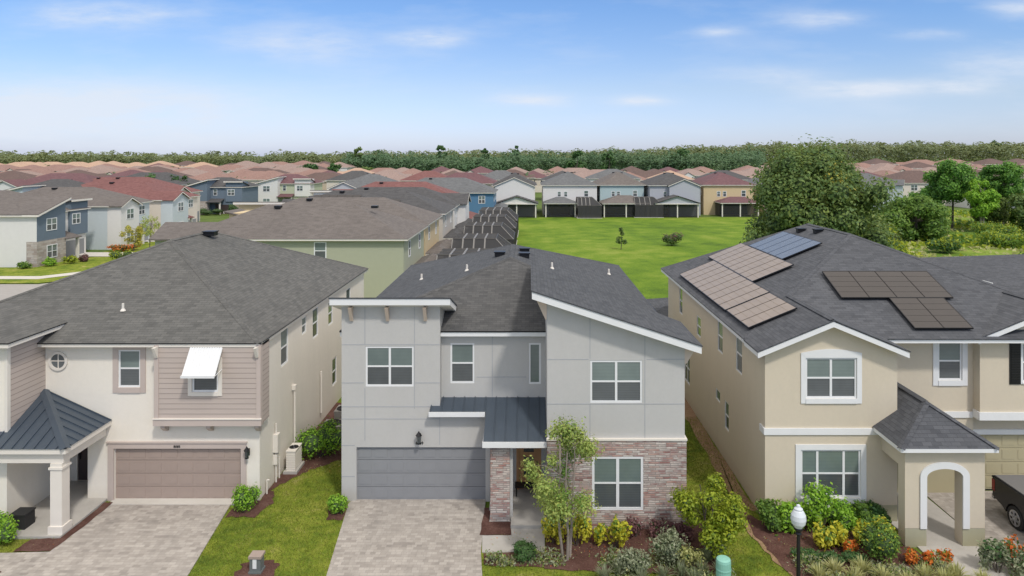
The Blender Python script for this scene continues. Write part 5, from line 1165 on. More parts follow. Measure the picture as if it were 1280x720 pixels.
    if porch_post:
        xa, xb = (b-.2, ga+.6) if g > 0 else (gb-.6, a+.2)
        if front != 'plain':
            pr_ = MB(roof, 'offwhite'); pr_.prism([(xa, -pr-.3), (xb+.6, -pr-.3), (xb+.6, -.01), (xa, -.01)], lambda x_, y_: 2.72+(y_+pr+.3)*.3, lambda x_, y_: 2.82+(y_+pr+.3)*.3)
            pr_.box(xb+.2, xb+.5, -pr, -pr+.3, 0, 2.75, 1); pr_.build('porch', t)
            dr_ = MB('door_dark'); dr_.box((xa+xb)/2-.1, (xa+xb)/2+.9, -.05, -.002, .1, 2.3); dr_.build('front_door', t)
    if lanai:
        a, b, dp = lanai[:3]; dark = len(lanai) > 3 and lanai[3]
        lm = MB(roof, accent, 'offwhite')
        if lg:
            c = (a+b)/2; zt = 3.05+(b-a)/2*.34
            lm.sweep([(a-.4, d+dp+.5, 3.0), (c, d+dp+.5, zt), (c, d+dp+.5, zt+.12), (a-.4, d+dp+.5, 3.12)], (0, -dp-.5, 0)); lm.sweep([(b+.4, d+dp+.5, 3.0), (c, d+dp+.5, zt), (c, d+dp+.5, zt+.12), (b+.4, d+dp+.5, 3.12)], (0, -dp-.5, 0)); lm.face([(a, d+dp+.1, 2.95), (b, d+dp+.1, 2.95), (c, d+dp+.1, zt-.02)], 1)
        else: hip2(lm, a-.3, b+.3, d-.2, d+dp+.4, 3.05, .42)
        lm.build('lanai_roof', t)
        lf = MB('offwhite'); lf.prism([(a-.25, d), (b+.25, d), (b+.25, d+dp+.35), (a-.25, d+dp+.35)], 2.86, 3.04)
        npost = 3 if (b-a) > 8 else 2
        for k in range(npost): xx = a+.2+(b-a-.4)*k/(npost-1); lf.box(xx-.12, xx+.12, d+dp-.24, d+dp, 0, 2.86)
        lf.build('lanai_frame', t)
        ls = MB('screen'); ls.face([(a, d+dp-.05, 0), (b, d+dp-.05, 0), (b, d+dp-.05, 2.86), (a, d+dp-.05, 2.86)]); ls.face([(a, d, 0), (a, d+dp, 0), (a, d+dp, 2.86), (a, d, 2.86)]); ls.face([(b, d, 0), (b, d+dp, 0), (b, d+dp, 2.86), (b, d, 2.86)]); ls.build('lanai_screen', t)
        ld = MB('glass_dark'); ld.box(a+1, b-1, d+.002, d+.04, .1, 2.3); ld.build('sliding_door', t)
    for q in wins: put_win(t, q[0], w, d, *q[1:])
    if 'F' in defaults:
        put_win(t, 'F', w, d, (a+b)/2+w/2, 4.1, 1.8, 1.5, 2, off=pr) if front != 'plain' else put_win(t, 'F', w, d, w*.3, 4.1, 1.8, 1.5, 2)
        if front != 'plain': put_win(t, 'F', w, d, (a+b)/2+w/2, .8, 1.8, 1.6, 2, off=pr+(.05 if stone else 0))
        put_win(t, 'F', w, d, w*.5, 4.2, .9, 1.5); put_win(t, 'F', w, d, w*.8 if g > 0 else w*.2, 4.2, 1.6, 1.4, 2, off=.25 if front == 'shed' else 0)
    for s_, ln in (('B', w), ('L', d), ('R', d)):
        if s_ in defaults:
            n = max(2, int(ln/4.2))
            for k in range(n): put_win(t, s_, w, d, ln*(k+.5)/n, 4.2, .95, 1.45)
    if vents:
        for k in range(vents):
            vm = MB('dark_metal'); 
            if d >= w: yy, xx = w/2+1.2+(d-w)*.55*k, -.7 if k % 2 else .7; zz = zr_-pitch*.7
            else: xx, yy = -w/2+d/2+1+(w-d)*.6*k, d/2+.8; zz = zr_-pitch*.8
            vm.box(xx-.3, xx+.3, yy-.28, yy+.28, zz, zz+.22); vm.build('roof_vent', t)
    return t
# screen cloth of lanais and pool cages: a fine dark mesh one can see through
t_ = NT('dark_insect_screen'); t_.col(t_.mix(.5, (.03, .03, .03), (.03, .03, .03))); t_.set(Roughness=.9)
tr = t_.n('ShaderNodeBsdfTransparent'); ms = t_.n('ShaderNodeMixShader'); ms.inputs[0].default_value = .36; t_.l(t_.b.outputs[0], ms.inputs[1]); t_.l(tr.outputs[0], ms.inputs[2]); t_.l(ms.outputs[0], t_.out.inputs[0]); W['screen'] = t_.m
t_ = NT('grey_pool_screen'); t_.col(t_.mix(.5, (.045, .044, .045), (.045, .044, .045))); t_.set(Roughness=.9)
tr = t_.n('ShaderNodeBsdfTransparent'); ms = t_.n('ShaderNodeMixShader'); ms.inputs[0].default_value = .14; t_.l(t_.b.outputs[0], ms.inputs[1]); t_.l(tr.outputs[0], ms.inputs[2]); t_.l(ms.outputs[0], t_.out.inputs[0]); W['screen2'] = t_.m
W['cage_frame'] = m_plain('grey_cage_frame', (.24, .225, .21), .5)
W['bronze'] = m_plain('bronze_frame', (.04, .036, .034), .5)
GA = 'houses in the row running back behind the near houses'; 
# lanai side of row A faces +x (towards the meadow): rot -90 makes the front face -x
subhouse('sage green two storey house with brown hip roof directly behind the cream house', -29.6, 62.9, -90, 11.0, 19.0, 'w_green', 'roof_brown', GA, 'gable', gside=-1, defaults='FB', wins=[('R', 12.0, 4.35, 1.05, 1.5, 1)], lanai=(-4.5, 5, 2.2), vents=3, eave=6.1)
subhouse('yellow walled house with brown roof between the sage house and the beige one', -30.5, 75.2, -90, 10.6, 19.8, 'w_yellow', 'roof_brown', GA, 'shed', defaults='FB', lanai=(-4, 4.8, 2.2), wins=[('R', 17, 4.2, 1, 1.4, 1)])
dk = subhouse('beige house with dark roof carrying two dark solar arrays, in the row behind', -31.0, 88.9, -90, 11.2, 20.4, 'w_beige', 'roof_dark', GA, 'gable', defaults='FB', lanai=(-4, 4.8, 2.2))
subhouse('white house with small dark gabled roof behind the beige one', -30.5, 101.6, -90, 10.4, 19.9, 'w_white', 'roof_dark', GA, 'shed', defaults='FB', lanai=(-4, 4.8, 2.2), rear_gable=(-4.5, 1.5))
subhouse('white house with brick red roof in the row behind the dark roofed ones', -32, 115, -90, 12, 20.5, 'w_cream', 'roof_red', GA, 'gable', defaults='FB', lanai=(-4, 4.8, 2.2), wins=[('R', 17, 4.2, 1, 1.4, 1)])
subhouse('bright blue house with grey roof at the far end of the row behind', -27, 137.3, -90, 12, 20, 'w_blue', 'roof_grey', GA, 'gable', defaults='FB', wins=[('R', 17.8, 4.0, 1.3, 1.5, 2)], lanai=(-4, 4.8, 2.2))
subhouse('cream house with plum roof beyond the bright blue house', -17, 176, 0, 17, 12, 'w_tan', 'roof_maroon', GA, 'plain', defaults='FB', porch_post=False)
subhouse('grey house with charcoal roof left of the bright blue house', -36, 150, 0, 15, 13, 'w_grey', 'roof_grey', GA, 'gable')
for i, (yc, n) in enumerate(((87.8, 2),)):
    for j, (ya, yb, v0) in enumerate(((85.3, 85.3, 1.6), )):
        pass
# dark solar arrays on the beige house (slope facing the camera)
for j, (u0_, u1_, v0_, v1_, lab) in enumerate(((-27.5, -21.5, 3.0, 4.9, 'upper left dark solar array on the roof of the beige house in the row behind'), (-21.3, -15.5, .9, 3.6, 'lower right dark solar array on the roof of the beige house in the row behind'))):
    mb = MB('pv_line2', 'pv_blue'); k = .42; L_ = math.sqrt(1+k*k); ye = 88.9-5.6-.45
    P = lambda u, v, d_: (u, ye+v/L_-d_*k/L_, 6.125+v*k/L_+d_/L_)
    def slab_(a, b, c, e, lo, hi, m):
        pts = [P(a, c, hi), P(b, c, hi), P(b, e, hi), P(a, e, hi)]; q = [P(a, c, lo), P(b, c, lo), P(b, e, lo), P(a, e, lo)]; mb.face(pts, m); mb.face(q[::-1], m)
        for i in range(4): mb.face([q[i], q[(i+1) % 4], pts[(i+1) % 4], pts[i]], m)
    u = u0_
    while u+1 <= u1_+.01: slab_(u, u+.97, v0_, v1_, .08, .12, 0); u += 1.0
    sa = mb.build('solar_array'); sa.parent = dk; dk_world = __import__('mathutils').Matrix.Translation(dk.location) @ dk.rotation_euler.to_matrix().to_4x4(); sa.matrix_parent_inverse = dk_world.inverted()
def cage(lab, x0, x1, y0, y1, grp):
    t = thing('pool_cage', lab, 'pool cage', (x0, y0, 0), grp); h0, h1, e = 2.7, 4.2, 1.6
    m = MB('screen2')
    bot = [(x0, y0), (x1, y0), (x1, y1), (x0, y1)]; top = [(x0+.05, y0+e), (x1-e, y0+e), (x1-e, y1-e), (x0+.05, y1-e)]
    for k in range(3):
        a, b = bot[k], bot[k+1]; m.face([(*a, .05), (*b, .05), (*b, h0), (*a, h0)]); c, d_ = top[k], top[k+1]; m.face([(*a, h0), (*b, h0), (*d_, h1), (*c, h1)])
    m.face([(*p, h1) for p in top]); m.build('screen', t)
    f = MB('cage_frame', 'bronze'); r = .055
    for k in range(4): f.tube((*bot[k], .05), (*bot[k], h0), r, n=5, m=1)
    for k in range(3): f.tube((*bot[k], h0), (*bot[k+1], h0), r, n=5, m=1); f.tube((*top[k], h1), (*top[k+1], h1), r, n=5, m=1)
    for k in range(4): f.tube((*bot[k], h0), (*top[k], h1), r, n=5)
    nx_ = 4
    for i in range(1, nx_):
        q = x0+(x1-e-x0)*i/nx_; f.tube((q, y0, .05), (q, y0, h0), r*.8, n=5, m=1); f.tube((q, y0, h0), (q, y0+e, h1), r*1.6, n=5); f.tube((q, y0+e, h1+.02), (q, y1-e, h1+.02), r*1.6, n=5); f.tube((q, y1-e, h1), (q, y1, h0), r, n=5); f.tube((q, y1, h0), (q, y1, .05), r*.8, n=5, m=1)
    ny_ = 4
    for i in range(1, ny_): q = y0+(y1-y0)*i/ny_; f.tube((x1, q, .05), (x1, q, h0), r, n=5, m=1); f.tube((x1, q, h0), (x1-e, min(max(q, y0+e), y1-e), h1), r, n=5, m=1); f.tube((x0, min(max(q, y0+e), y1-e), h1), (x1-e, min(max(q, y0+e), y1-e), h1), r, n=5, m=1)
    f.build('frame', t)
    d_ = MB('sidewalk'); d_.box(x0-.2, x1+.1, y0-.1, y1+.1, 0, .1); d_.build('pool_deck', t)
cg = 'screened pool cages beside the meadow'
for y0_, y1_, lab in ((59.4, 66.8, 'dark pool cage nearest the grey house roof'), (71.6, 79.6, 'second dark pool cage beyond the grey house roof'), (85.2, 93.2, 'middle dark pool cage of the row beside the meadow'), (98.2, 105.8, 'fourth dark pool cage of the row beside the meadow'), (110, 120, 'farthest dark pool cage before the blue house')):
    cage(lab, -8.3, -2.0, y0_, y1_, cg)
cage('dark screened pool cage behind the white house across the meadow', 10.2, 15.2, 144.0, 151.2, 'pool cages across the meadow'); cage('dark screened pool cage between the teal and lilac grey houses', 22.5, 28.5, 145.5, 151.8, 'pool cages across the meadow')
# near neighbour roof right of the beige house and low lanai roof behind it
t = subhouse('house with blue slate roof just beyond the beige house, mostly hidden', 34.5, 33.5, 0, 15, 18, 'w_tan', 'shingle_r', 'houses partly hidden behind the near ones', 'plain', eave=5.2, pitch=.20, defaults='FL', porch_post=False, vents=0)
lm = MB('shingle_r', 'offwhite'); hip2(lm, 6.6, 20, 41.4, 47.8, 2.95, .28); lm.prism([(6.7, 41.5), (19.9, 41.5), (19.9, 47.7), (6.7, 47.7)], 2.8, 2.94, 1)
for x in (7, 13, 19.5): lm.box(x-.15, x+.15, 47.2, 47.5, 0, 2.8, 1)
lm.build('lanai_roof', H)
lm = MB('shingle_c', 'offwhite'); hip2(lm, -6.5, 4.8, 41.3, 46.0, 2.95, .28); lm.prism([(-6.4, 41.4), (4.7, 41.4), (4.7, 45.9), (-6.4, 45.9)], 2.8, 2.94, 1)
for x in (-6, -1, 4.3): lm.box(x-.15, x+.15, 45.4, 45.7, 0, 2.8, 1)
lm.build('lanai_roof', C)
# row L: street on the far left, fronts face +x
GL = 'houses along the left side street'
subhouse('slate blue house with stone corner and white side wall at the left edge', -59.8, 86.1, 90, 11.8, 18, 'w_white', 'roof_brown', GL, 'shed', accent='w_slate', stone=True, defaults='F', wins=[('L', 14.5, 4.0, 1.0, 1.6, 1)], gside=1, sidew=True)
subhouse('pale blue white house with brown roof and awning next to the slate blue one', -59.2, 101.0, 90, 10.6, 18, 'w_pale', 'roof_brown', GL, 'gable', accent='w_white', defaults='F', wins=[('L', 12, 4.3, .7, .9, 1)])
subhouse('white house with wide brick red roof on the left side street', -59.0, 115.2, 90, 12, 19, 'w_cream', 'roof_red', GL, 'gable', accent='w_pale', defaults='FL')
subhouse('house with large brick red hip roof behind the first red roof', -66.5, 131.0, 90, 13.5, 21, 'w_cream', 'roof_red', GL, 'gable', defaults='F')
subhouse('light blue house with dark roof and white gable trim at the left edge', -88, 122, 0, 15, 12, 'w_pale', 'roof_dark', GL, 'shed', accent='w_pale')
subhouse('house with plum roof at the far left behind the light blue one', -100, 140, 0, 22, 15, 'w_white', 'roof_maroon', GL, 'gable')
subhouse('white house with black hip roof behind the plum roof', -96, 168, 0, 20, 13, 'w_white', 'roof_dark', GL, 'gable')
subhouse('slate blue house with dark garage facing the camera in the left middle distance', -71.6, 155.5, 0, 12.4, 9, 'w_slate', 'roof_dark', GL, 'shed', accent='w_slate', stone=True, defaults='F')
subhouse('white boxy house with sage middle wall and plum pyramid roof', -63.2, 176, 0, 13.5, 10, 'w_sage', 'roof_maroon', GL, 'shed', accent='w_white', defaults='F')
subhouse('white gabled house with grey roof behind the brown roofs', -40.5, 167, 0, 12, 12, 'w_white', 'roof_grey', GL, 'gable', defaults='F', accent='w_white')
subhouse('small pink roofed white house beyond the left street bend', -84, 147, 90, 11, 14, 'w_white', 'roof_red', GL, 'gable', defaults='F')
W['porch_cream'] = W['offwhite']
# row B: across the meadow, rears face the camera
GB = 'houses across the meadow with their backs to it'
YB = 151
LAN = {-8.0: (-4.9, 3.6, 5.5, True), 3.0: (-1.0, 5.7, 5.2, False), 15.8: (-4.9, 4.9, 6.8, False), 26.6: (-4.0, 5.2, 5.2, True), 39.0: (-5.2, 3.0, 5.0, False), 52.5: (-4, 4, 4, False)}
for (xa, xb, d_, wl, rf_, lab, rg, yoff) in [(-8.0, 1.2, 14, 'w_white', 'roof_dark', 'cream gabled house at the left end of the row across the meadow', (-4.2, 4.2), 0),
        (3.0, 15.0, 15, 'w_white', 'roof_grey', 'white house with grey roof second in the row across the meadow', None, 1),
        (15.8, 25.6, 16, 'w_teal', 'roof_brown', 'pale teal house with brown roof in the middle of the row across the meadow', None, 2),
        (26.6, 37.8, 15, 'w_grey', 'roof_dark', 'pale lilac grey house with dark roof fourth in the row across the meadow', (-5, 1.5), 0),
        (39.0, 50.2, 15, 'w_yellow', 'roof_maroon', 'butter yellow house with plum roof at the right end of the row, beside the oak', None, 2),
        (52.5, 63, 15, 'w_tan', 'roof_grey', 'tan house mostly hidden by the live oak', None, 2)]:
    w_ = xb-xa; subhouse(lab, (xa+xb)/2, YB+d_+yoff, 180, w_, d_, wl, rf_, GB, 'gable', defaults='R', accent=wl, rear_gable=rg, lanai=LAN[xa], lg=LAN[xa][3], eave=6.7, pitch=.52 if w_ < 10.5 else .44, wins=[('B', w_*.3, 4.1, .8, 1.2, 1), ('B', w_*.42, 4.1, .8, 1.2, 1), ('B', w_*.8, 4.1, 1.0, 1.4, 1)])
GR = 'houses beyond the scrub field on the right'
subhouse('pale blue grey gabled house between the oak and the maroon roof', 92, 172, 60, 12, 14, 'w_pale', 'roof_grey', GR, 'gable')
subhouse('cream house with dark maroon roof beyond the round bushy tree', 105, 180, 0, 18, 14, 'w_cream', 'roof_choc', GR, 'plain', porch_post=False)
subhouse('low house with brown red roof behind the left pine', 118, 172, 0, 14, 12, 'w_white', 'roof_red', GR, 'gable', eave=3.2)
subhouse('white walled house with brown roof behind the right pine', 141, 186, 0, 20, 13, 'w_white', 'roof_brown', GR, 'gable', eave=5)
GC = 'second row of houses beyond the meadow'
for (x, y, w_, d_, wl, rf_, lab) in [(-9, 205, 15, 12, 'w_pale', 'roof_grey', 'pale blue house with grey roof behind the plum roof'), (10, 202, 12, 12, 'w_grey', 'roof_dark', 'grey house with black roof in the second row beyond the meadow'), (27, 216, 16, 13, 'w_white', 'roof_grey', 'white house with tall slate grey roof in the second row'),
        (44, 208, 12, 12, 'w_yellow', 'roof_peach', 'small house with bright orange roof in the second row'), (60, 206, 15, 12, 'w_white', 'roof_dark', 'white house with black roof right of the orange one'), (-52, 200, 15, 12, 'w_cream', 'roof_dark', 'cream house with black hip roof left of centre in the distance'),
        (-30, 198, 15, 12, 'w_white', 'roof_red', 'white house with brick roof left of centre in the distance')]:
    subhouse(lab, x, y, 0, w_, d_, wl, rf_, GC, 'plain', porch_post=False, vents=0, defaults='F')

# streets on the left
def strip(name, poly, z, mat):
    mb = MB(mat); mb.face([(x, y, z) for x, y in poly]); return mb.build(name, kind='structure')
strip('street', [(-120, 60), (-34, 60), (-34, 190), (-44, 190), (-44, 76), (-50, 69.5), (-120, 69.5)], .03, 'asphalt')
strip('verge_lawn', [(-120, 69.9), (-50.4, 69.9), (-44.4, 76.4), (-44.4, 190), (-58, 190), (-58, 80), (-120, 80)], .05, 'lawn')
strip('sidewalk', [(-120, 72.2), (-52, 72.2), (-47.5, 78), (-47.5, 190), (-49, 190), (-49, 78.8), (-53, 74), (-120, 74)], .07, 'sidewalk')
for ya in (88.5, 104, 119, 134): strip('driveway', [(-44.2, ya), (-60, ya), (-60, ya+3.8), (-44.2, ya+3.8)], .09, 'sidewalk')
strip('driveway', [(-62, 140), (-57, 140), (-57, 155.4), (-62, 155.4)], .09, 'sidewalk')
tree('young_tree', 'thin young tree before the pale blue white house on the left street', 'tree', -52.0, 93.5, 5.0, 1.9, 'leaf_tree', 900, .16, tr=.06, lumps=20, dense=0, seed=31, z=0)
tree('young_tree', 'leafy young tree between the left street and the pale house porch', 'tree', -51.3, 88.5, 4.3, 1.5, 'leaf_oak_y', 1300, .16, tr=.06, lumps=20, dense=0, seed=32, z=0)
GS = 'shrubs before the slate blue house'
for x, y, r, h, m, lab in [(-58.6, 79.3, 1.0, .9, 'leaf_mid', 'round shrub at the white side wall of the slate blue house'), (-56.6, 81.0, 1.0, 1.1, 'leaf_bright', 'green shrub at the stone corner of the slate blue house'), (-55.6, 82.8, .9, 1.0, 'leaf_lime', 'lime shrub below the stone wall window of the slate blue house'), (-55.0, 84.6, .9, 1.0, 'leaf_purple', 'reddish shrub beside the slate blue house driveway'),
        (-50.5, 84.3, 1.3, 1.6, 'leaf_lime', 'lime shrub at the foot of the leafy young tree'), (-56, 94.2, 2.2, 1.1, 'leaf_orange', 'rusty hedge before the pale blue white house'), (-71, 152, 3, 1.6, 'leaf_dark', 'dark hedge before the far slate blue house'), (-66, 152.5, 1.5, 3.0, 'leaf_dark', 'dark conical shrub by the far slate blue house')]:
    shrub('shrub', lab, 'shrub', x, y, r, r*.8, h, m, 700, .14, GS)
for i, (x, y, h, r, lab) in enumerate([(-96.5, 172, 9, 3.6, 'left dark tree of the trio between the red roofs'), (-91.5, 174, 9.5, 3.6, 'middle dark tree of the trio between the red roofs'), (-87.5, 172, 8.6, 3.2, 'right dark tree of the trio between the red roofs')]):
    tree('evergreen_tree', lab, 'tree', x, y, h, r, 'leaf_dark', 2600, .5, lumps=24, seed=40+i, crown0=.05, z=0, grp='trio of dark trees', dense=.6)
# ------------------------------------------------------------------ far subdivision: one mesh per house, shared between copies
FAR = []
fr_ = random.Random(3)
for wl, rf_ in (('w_cream', 'roof_terra'), ('w_tan', 'roof_terra2'), ('w_yellow', 'roof_terra'), ('w_white', 'roof_terra2'), ('w_cream', 'roof_maroon'), ('w_yellow', 'roof_peach'), ('w_tan', 'roof_choc')):
    vs = []
    for var in range(2):
        w_, d_, ev = (13, 15, 5.6) if var else (12, 18, 5.2)
        m = MB(wl, rf_, 'glass_dark', 'offwhite'); m.box(-w_/2, w_/2, 0, d_, -2, ev); hip2(m, -w_/2-.5, w_/2+.5, -.5, d_+.5, ev, .40, 1); m.prism([(-w_/2-.48, -.48), (w_/2+.48, -.48), (w_/2+.48, d_+.48), (-w_/2-.48, d_+.48)], ev-.2, ev-.01, 3)
        for u in (-w_*.3, 0, w_*.28): m.box(u-.6, u+.6, -.06, -.002, 3.3, 4.6, 2)
        m.box(-w_*.1, w_*.4, -.06, -.002, 0, 2.2, 3); a, b = (-w_/2-.3, -w_*.05); c = (a+b)/2
        m.face([(a, -1.6, ev-.4), (c, -1.6, ev+1.3), (c, 4, ev+1.3), (a, 4, ev-.4)], 1); m.face([(b, -1.6, ev-.4), (c, -1.6, ev+1.3), (c, 4, ev+1.3), (b, 4, ev-.4)], 1); m.face([(a, -1.3, ev-.5), (b, -1.3, ev-.5), (c, -1.3, ev+1.2)], 0); m.box(a+.2, b-.2, -1.3, 0, -1, ev-.4, 0)
        vs.append(m.mesh('far_house'))
    FAR.append(vs)
FLAB = ['cream walled house with terracotta roof in the dense far subdivision', 'tan walled house with pale terracotta roof in the dense far subdivision', 'yellow walled house with terracotta roof in the dense far subdivision', 'white walled house with pale terracotta roof in the dense far subdivision', 'cream walled house with plum roof in the dense far subdivision', 'sunlit peach roofed house in the farthest rows on the left', 'tan walled house with dark brown roof in the far subdivision']
cnt = 0
for row_, Yr in enumerate((226, 248, 270, 293, 317, 343, 371, 402)):
    x = -.86*Yr+fr_.uniform(0, 8)
    while x < .80*Yr:
        q = x/Yr; front_w = 318 if -.27 < q < .33 else (385 if q > 0 else 430)
        skip = Yr+18 > front_w or (Yr < 240 and -.08 < q < .33) or (Yr < 230 and q > .3)
        if not skip:
            peach = q < -.50 and Yr > 360
            k = 5 if peach else fr_.choices(range(7), [7, 7, 4, 5, 3.0, .2, 4] if Yr > 300 else [4, 4, 3, 4, 4.0, .2, 6])[0]
            o = bpy.data.objects.new('far_house', FAR[k][fr_.random() < .5]); COL.objects.link(o)
            o.location = (x, Yr+fr_.uniform(-2, 2), terr(x, Yr)); o.rotation_euler = (0, 0, math.radians(fr_.choice([0, 0, 90, -90, 180])+fr_.uniform(-4, 4)))
            tag(o, FLAB[k], 'house', 'houses of the far subdivision: '+FLAB[k].split(' house')[0]); cnt += 1
        x += fr_.uniform(14.5, 18.5)
print('far houses', cnt)
for i, (px, Yt, h, r, m_, lab) in enumerate([(388, 300, 9.5, 5.5, 'leaf_dark', 'dark round tree among the terracotta roofs left of centre'), (372, 306, 8, 5, 'leaf_dark', 'dark low tree left of the dark round one among the terracotta roofs'), (447, 385, 16.5, 3.2, 'leaf_oak', 'tree with a flat top rising over the horizon left of centre'), (551, 380, 17.8, 3.6, 'leaf_dark', 'tall round headed pine standing above the far wood'), (607, 375, 16.6, 2.6, 'leaf_dark', 'pointed pine above the far wood, left of the centre'),
        (645, 370, 17.6, 1.9, 'leaf_dark', 'slim pine with a small head above the far wood'), (720, 345, 15, 5, 'leaf_dark', 'dark tree at the near edge of the far wood, right of centre'), (850, 335, 15, 6, 'leaf_dark', 'dark tree at the near edge of the far wood before the oak'), (1245, 520, 15, 5, 'leaf_dark', 'dark tree on the skyline at the far right'), (418, 330, 9, 4, 'leaf_dark', 'small dark tree before the far wood left of centre'),
        (455, 300, 8, 4, 'leaf_oak', 'green tree between far roofs left of centre'), (760, 340, 15.5, 4.5, 'leaf_dark', 'pine at the near edge of the far wood near the centre right')]):
    X = (px-662)/853.3*Yt; tree('far_tree', lab, 'tree', X, Yt, h, r, m_, 1200, .9, lumps=16, seed=60+i, crown0=.3 if h > 16 else .1, tr=.3, dense=.6, flat=.8 if h > 16 else 1)
# ------------------------------------------------------------------ the far wood: one mass
def wood(name, seed, n, xr, yfun, ydep, hf, mat, dens=34, size=1.5):
    rng = np.random.default_rng(seed); qx = rng.uniform(xr[0], xr[1], n); out = []
    yf = np.array([yfun(q) for q in qx]); Yt = yf+ydep*rng.random(n)**1.3; X = qx*Yt
    H_ = hf*(.62+.2*rng.random(n)+.34*rng.random(n)**5+.08*np.sin(qx*37)*np.sin(qx*91)); R_ = 1.5+2.6*rng.random(n)**1.5
    Z = np.array([terr(a, b) for a, b in zip(X, Yt)])
    for k in range(dens):
        d = rng.normal(size=(n, 3)); d /= np.linalg.norm(d, axis=1)[:, None]; d[:, 2] = np.where(rng.random(n) < .7, np.abs(d[:, 2]), d[:, 2]); d[:, 1] = np.where(rng.random(n) < .5, -np.abs(d[:, 1]), d[:, 1])
        low = rng.random(n) < .3
        c = np.stack([X+d[:, 0]*R_, Yt+d[:, 1]*R_, Z+np.where(low, H_*(.05+.55*rng.random(n)), H_-R_*.75+d[:, 2]*R_*.75)], 1)
        nr = d*.4+rng.normal(size=(n, 3))*.3; nr[:, 2] += .6; nr /= np.linalg.norm(nr, axis=1)[:, None]
        t = rng.normal(size=(n, 3)); t -= (t*nr).sum(1)[:, None]*nr; t /= np.linalg.norm(t, axis=1)[:, None]; b = np.cross(nr, t); s = (size*(.6+.9*rng.random(n)))[:, None]
        out.append(np.stack([c-t*s*.6, c+b*s*.5, c+t*s*.6, c-b*s*.5], 1).reshape(-1, 3))
    me = quads_mesh(name, np.vstack(out), [mat]); o = bpy.data.objects.new(name, me); COL.objects.link(o); return o
tag(wood('far_wood', 21, 9000, (-1.0, 1.0), lambda q: 440, 130, 12.5, 'leaf_far', 32, .95), 'pale green wood covering the low rise along the whole horizon', 'wood', kind='stuff')
tag(wood('near_wood', 22, 2000, (-.27, .34), lambda q: 345+25*math.sin(q*19), 70, 12.5, 'leaf_far_dk', 36, .85), 'darker wood at the centre horizon behind the terracotta roofs', 'wood', kind='stuff')
tag(wood('garden_trees', 23, 620, (-.8, .8), lambda q: 225, 180, 6.6, 'leaf_far_dk', 24, .9), 'small garden trees scattered between the far roofs', 'trees', kind='stuff')

# =================================================================== LIGHT AND SKY
sun_dir = Vector((.42, -.75, .0)).normalized(); EL = math.radians(52)
sun = bpy.data.lights.new('sun', 'SUN'); sun.energy = SUN_E; sun.angle = math.radians(5); sun.color = (1.0, .955, .89)
so = bpy.data.objects.new('sun', sun); COL.objects.link(so)
D = Vector((sun_dir.x*math.cos(EL), sun_dir.y*math.cos(EL), math.sin(EL))); so.rotation_euler = D.to_track_quat('Z', 'Y').to_euler()
wd = bpy.data.worlds.new('World'); SC.world = wd; wd.use_nodes = True; nt = wd.node_tree; nt.nodes.clear()
N = nt.nodes.new; Lk = nt.links.new
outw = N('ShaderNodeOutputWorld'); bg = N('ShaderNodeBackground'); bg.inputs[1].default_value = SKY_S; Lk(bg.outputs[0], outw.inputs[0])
sky = N('ShaderNodeTexSky'); sky.sky_type = 'NISHITA'; sky.sun_disc = False; sky.sun_elevation = EL; sky.sun_rotation = math.atan2(sun_dir.x, sun_dir.y)
sky.air_density = 1.0; sky.dust_density = .6; sky.ozone_density = 2.0; sky.altitude = 20
tc = N('ShaderNodeTexCoord'); sep = N('ShaderNodeSeparateXYZ'); Lk(tc.outputs['Generated'], sep.inputs[0])
def M(op, a, b=0.0, c=None):
    n = N('ShaderNodeMath'); n.operation = op
    for i, v in enumerate((a, b) if c is None else (a, b, c)):
        if isinstance(v, (int, float)): n.inputs[i].default_value = v
        else: Lk(v, n.inputs[i])
    return n.outputs[0]
ya = M('MAXIMUM', M('ABSOLUTE', sep.outputs[1]), .05); az = M('DIVIDE', sep.outputs[0], ya); el = M('DIVIDE', sep.outputs[2], ya)
cv = N('ShaderNodeCombineXYZ'); Lk(az, cv.inputs[0]); Lk(M('MULTIPLY', el, 4.2), cv.inputs[1])
nz = N('ShaderNodeTexNoise'); nz.inputs['Scale'].default_value = 4.5; nz.inputs['Detail'].default_value = 8; nz.inputs['Roughness'].default_value = .58; Lk(cv.outputs[0], nz.inputs[0])
nz2 = N('ShaderNodeTexNoise'); nz2.inputs['Scale'].default_value = 14; nz2.inputs['Detail'].default_value = 6; nz2.inputs['Roughness'].default_value = .6; Lk(cv.outputs[0], nz2.inputs[0])
tot = None
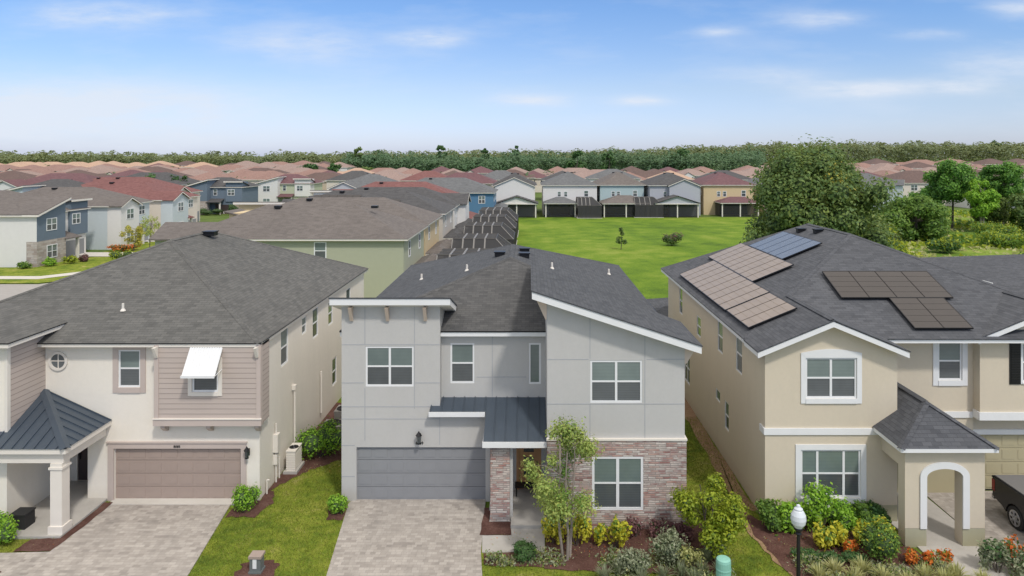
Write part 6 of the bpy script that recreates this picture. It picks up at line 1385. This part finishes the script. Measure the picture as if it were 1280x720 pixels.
for (px, py, rx, ry, s) in [(110, 150, 260, 42, 1.0), (20, 130, 150, 30, .5), (130, 18, 110, 22, .75), (540, 48, 45, 13, .95), (380, 55, 110, 22, .5), (660, 125, 55, 8, .8), (800, 126, 40, 7, 1.0), (1075, 112, 70, 10, 1.05), (1190, 108, 60, 11, 1.05), (1030, 25, 60, 12, .6), (1260, 80, 80, 20, .55), (1155, 43, 45, 7, .6), (980, 95, 80, 14, .4), (895, 40, 30, 7, .5), (1270, 10, 40, 14, .5)]:
    a, e = (px-662)/853.3, (196-py)/853.3
    g = M('ADD', M('POWER', M('DIVIDE', M('SUBTRACT', az, a), rx/853.3), 2.0), M('POWER', M('DIVIDE', M('SUBTRACT', el, e), ry/853.3), 2.0))
    g = M('MULTIPLY', M('EXPONENT', M('MULTIPLY', g, -1.2)), s); tot = g if tot is None else M('ADD', tot, g)
base = M('MULTIPLY', M('SUBTRACT', nz.outputs[0], .48), .8)
cl = M('MULTIPLY', tot, M('MULTIPLY', M('SUBTRACT', M('ADD', M('MULTIPLY', nz2.outputs[0], .55), M('MULTIPLY', nz.outputs[0], .75)), .40), 3.0))
cl = M('ADD', cl, M('MAXIMUM', base, 0.0)); clc = N('ShaderNodeClamp'); Lk(cl, clc.inputs[0]); clc.inputs['Max'].default_value = .82
mx = N('ShaderNodeMix'); mx.data_type = 'RGBA'; Lk(clc.outputs[0], mx.inputs[0])
# photograph's milky, slightly warm-free blue: tint by elevation
rmp = N('ShaderNodeValToRGB'); Lk(el, rmp.inputs[0])
for i, (p, c) in enumerate(SKY_TINT):
    if i > 1: rmp.color_ramp.elements.new(p)
    rmp.color_ramp.elements[i].position = p; rmp.color_ramp.elements[i].color = (*c, 1)
mt = N('ShaderNodeMix'); mt.data_type = 'RGBA'; mt.blend_type = 'MULTIPLY'; mt.inputs[0].default_value = 1; Lk(sky.outputs[0], mt.inputs[6])
hs = N('ShaderNodeMapRange'); hs.interpolation_type = 'SMOOTHSTEP'; hs.inputs['From Min'].default_value = .28; hs.inputs['From Max'].default_value = .55; Lk(sep.outputs[2], hs.inputs['Value'])  # mask of the added fill cloud, starting above the visible sky
hm = N('ShaderNodeMix'); hm.data_type = 'RGBA'; Lk(M('MULTIPLY', hs.outputs[0], M('ADD', M('MULTIPLY', nz.outputs[0], .6), .6)), hm.inputs[0]); hm.inputs[7].default_value = HIGH_FILL; Lk(rmp.outputs[0], mt.inputs[7])
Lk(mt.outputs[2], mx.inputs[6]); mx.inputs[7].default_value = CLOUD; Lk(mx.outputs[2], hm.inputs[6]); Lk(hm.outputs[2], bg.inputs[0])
for o in bpy.data.objects:
    if '_b' in o.keys(): del o['_b']
SC.cycles.max_bounces = 6; SC.cycles.transparent_max_bounces = 16
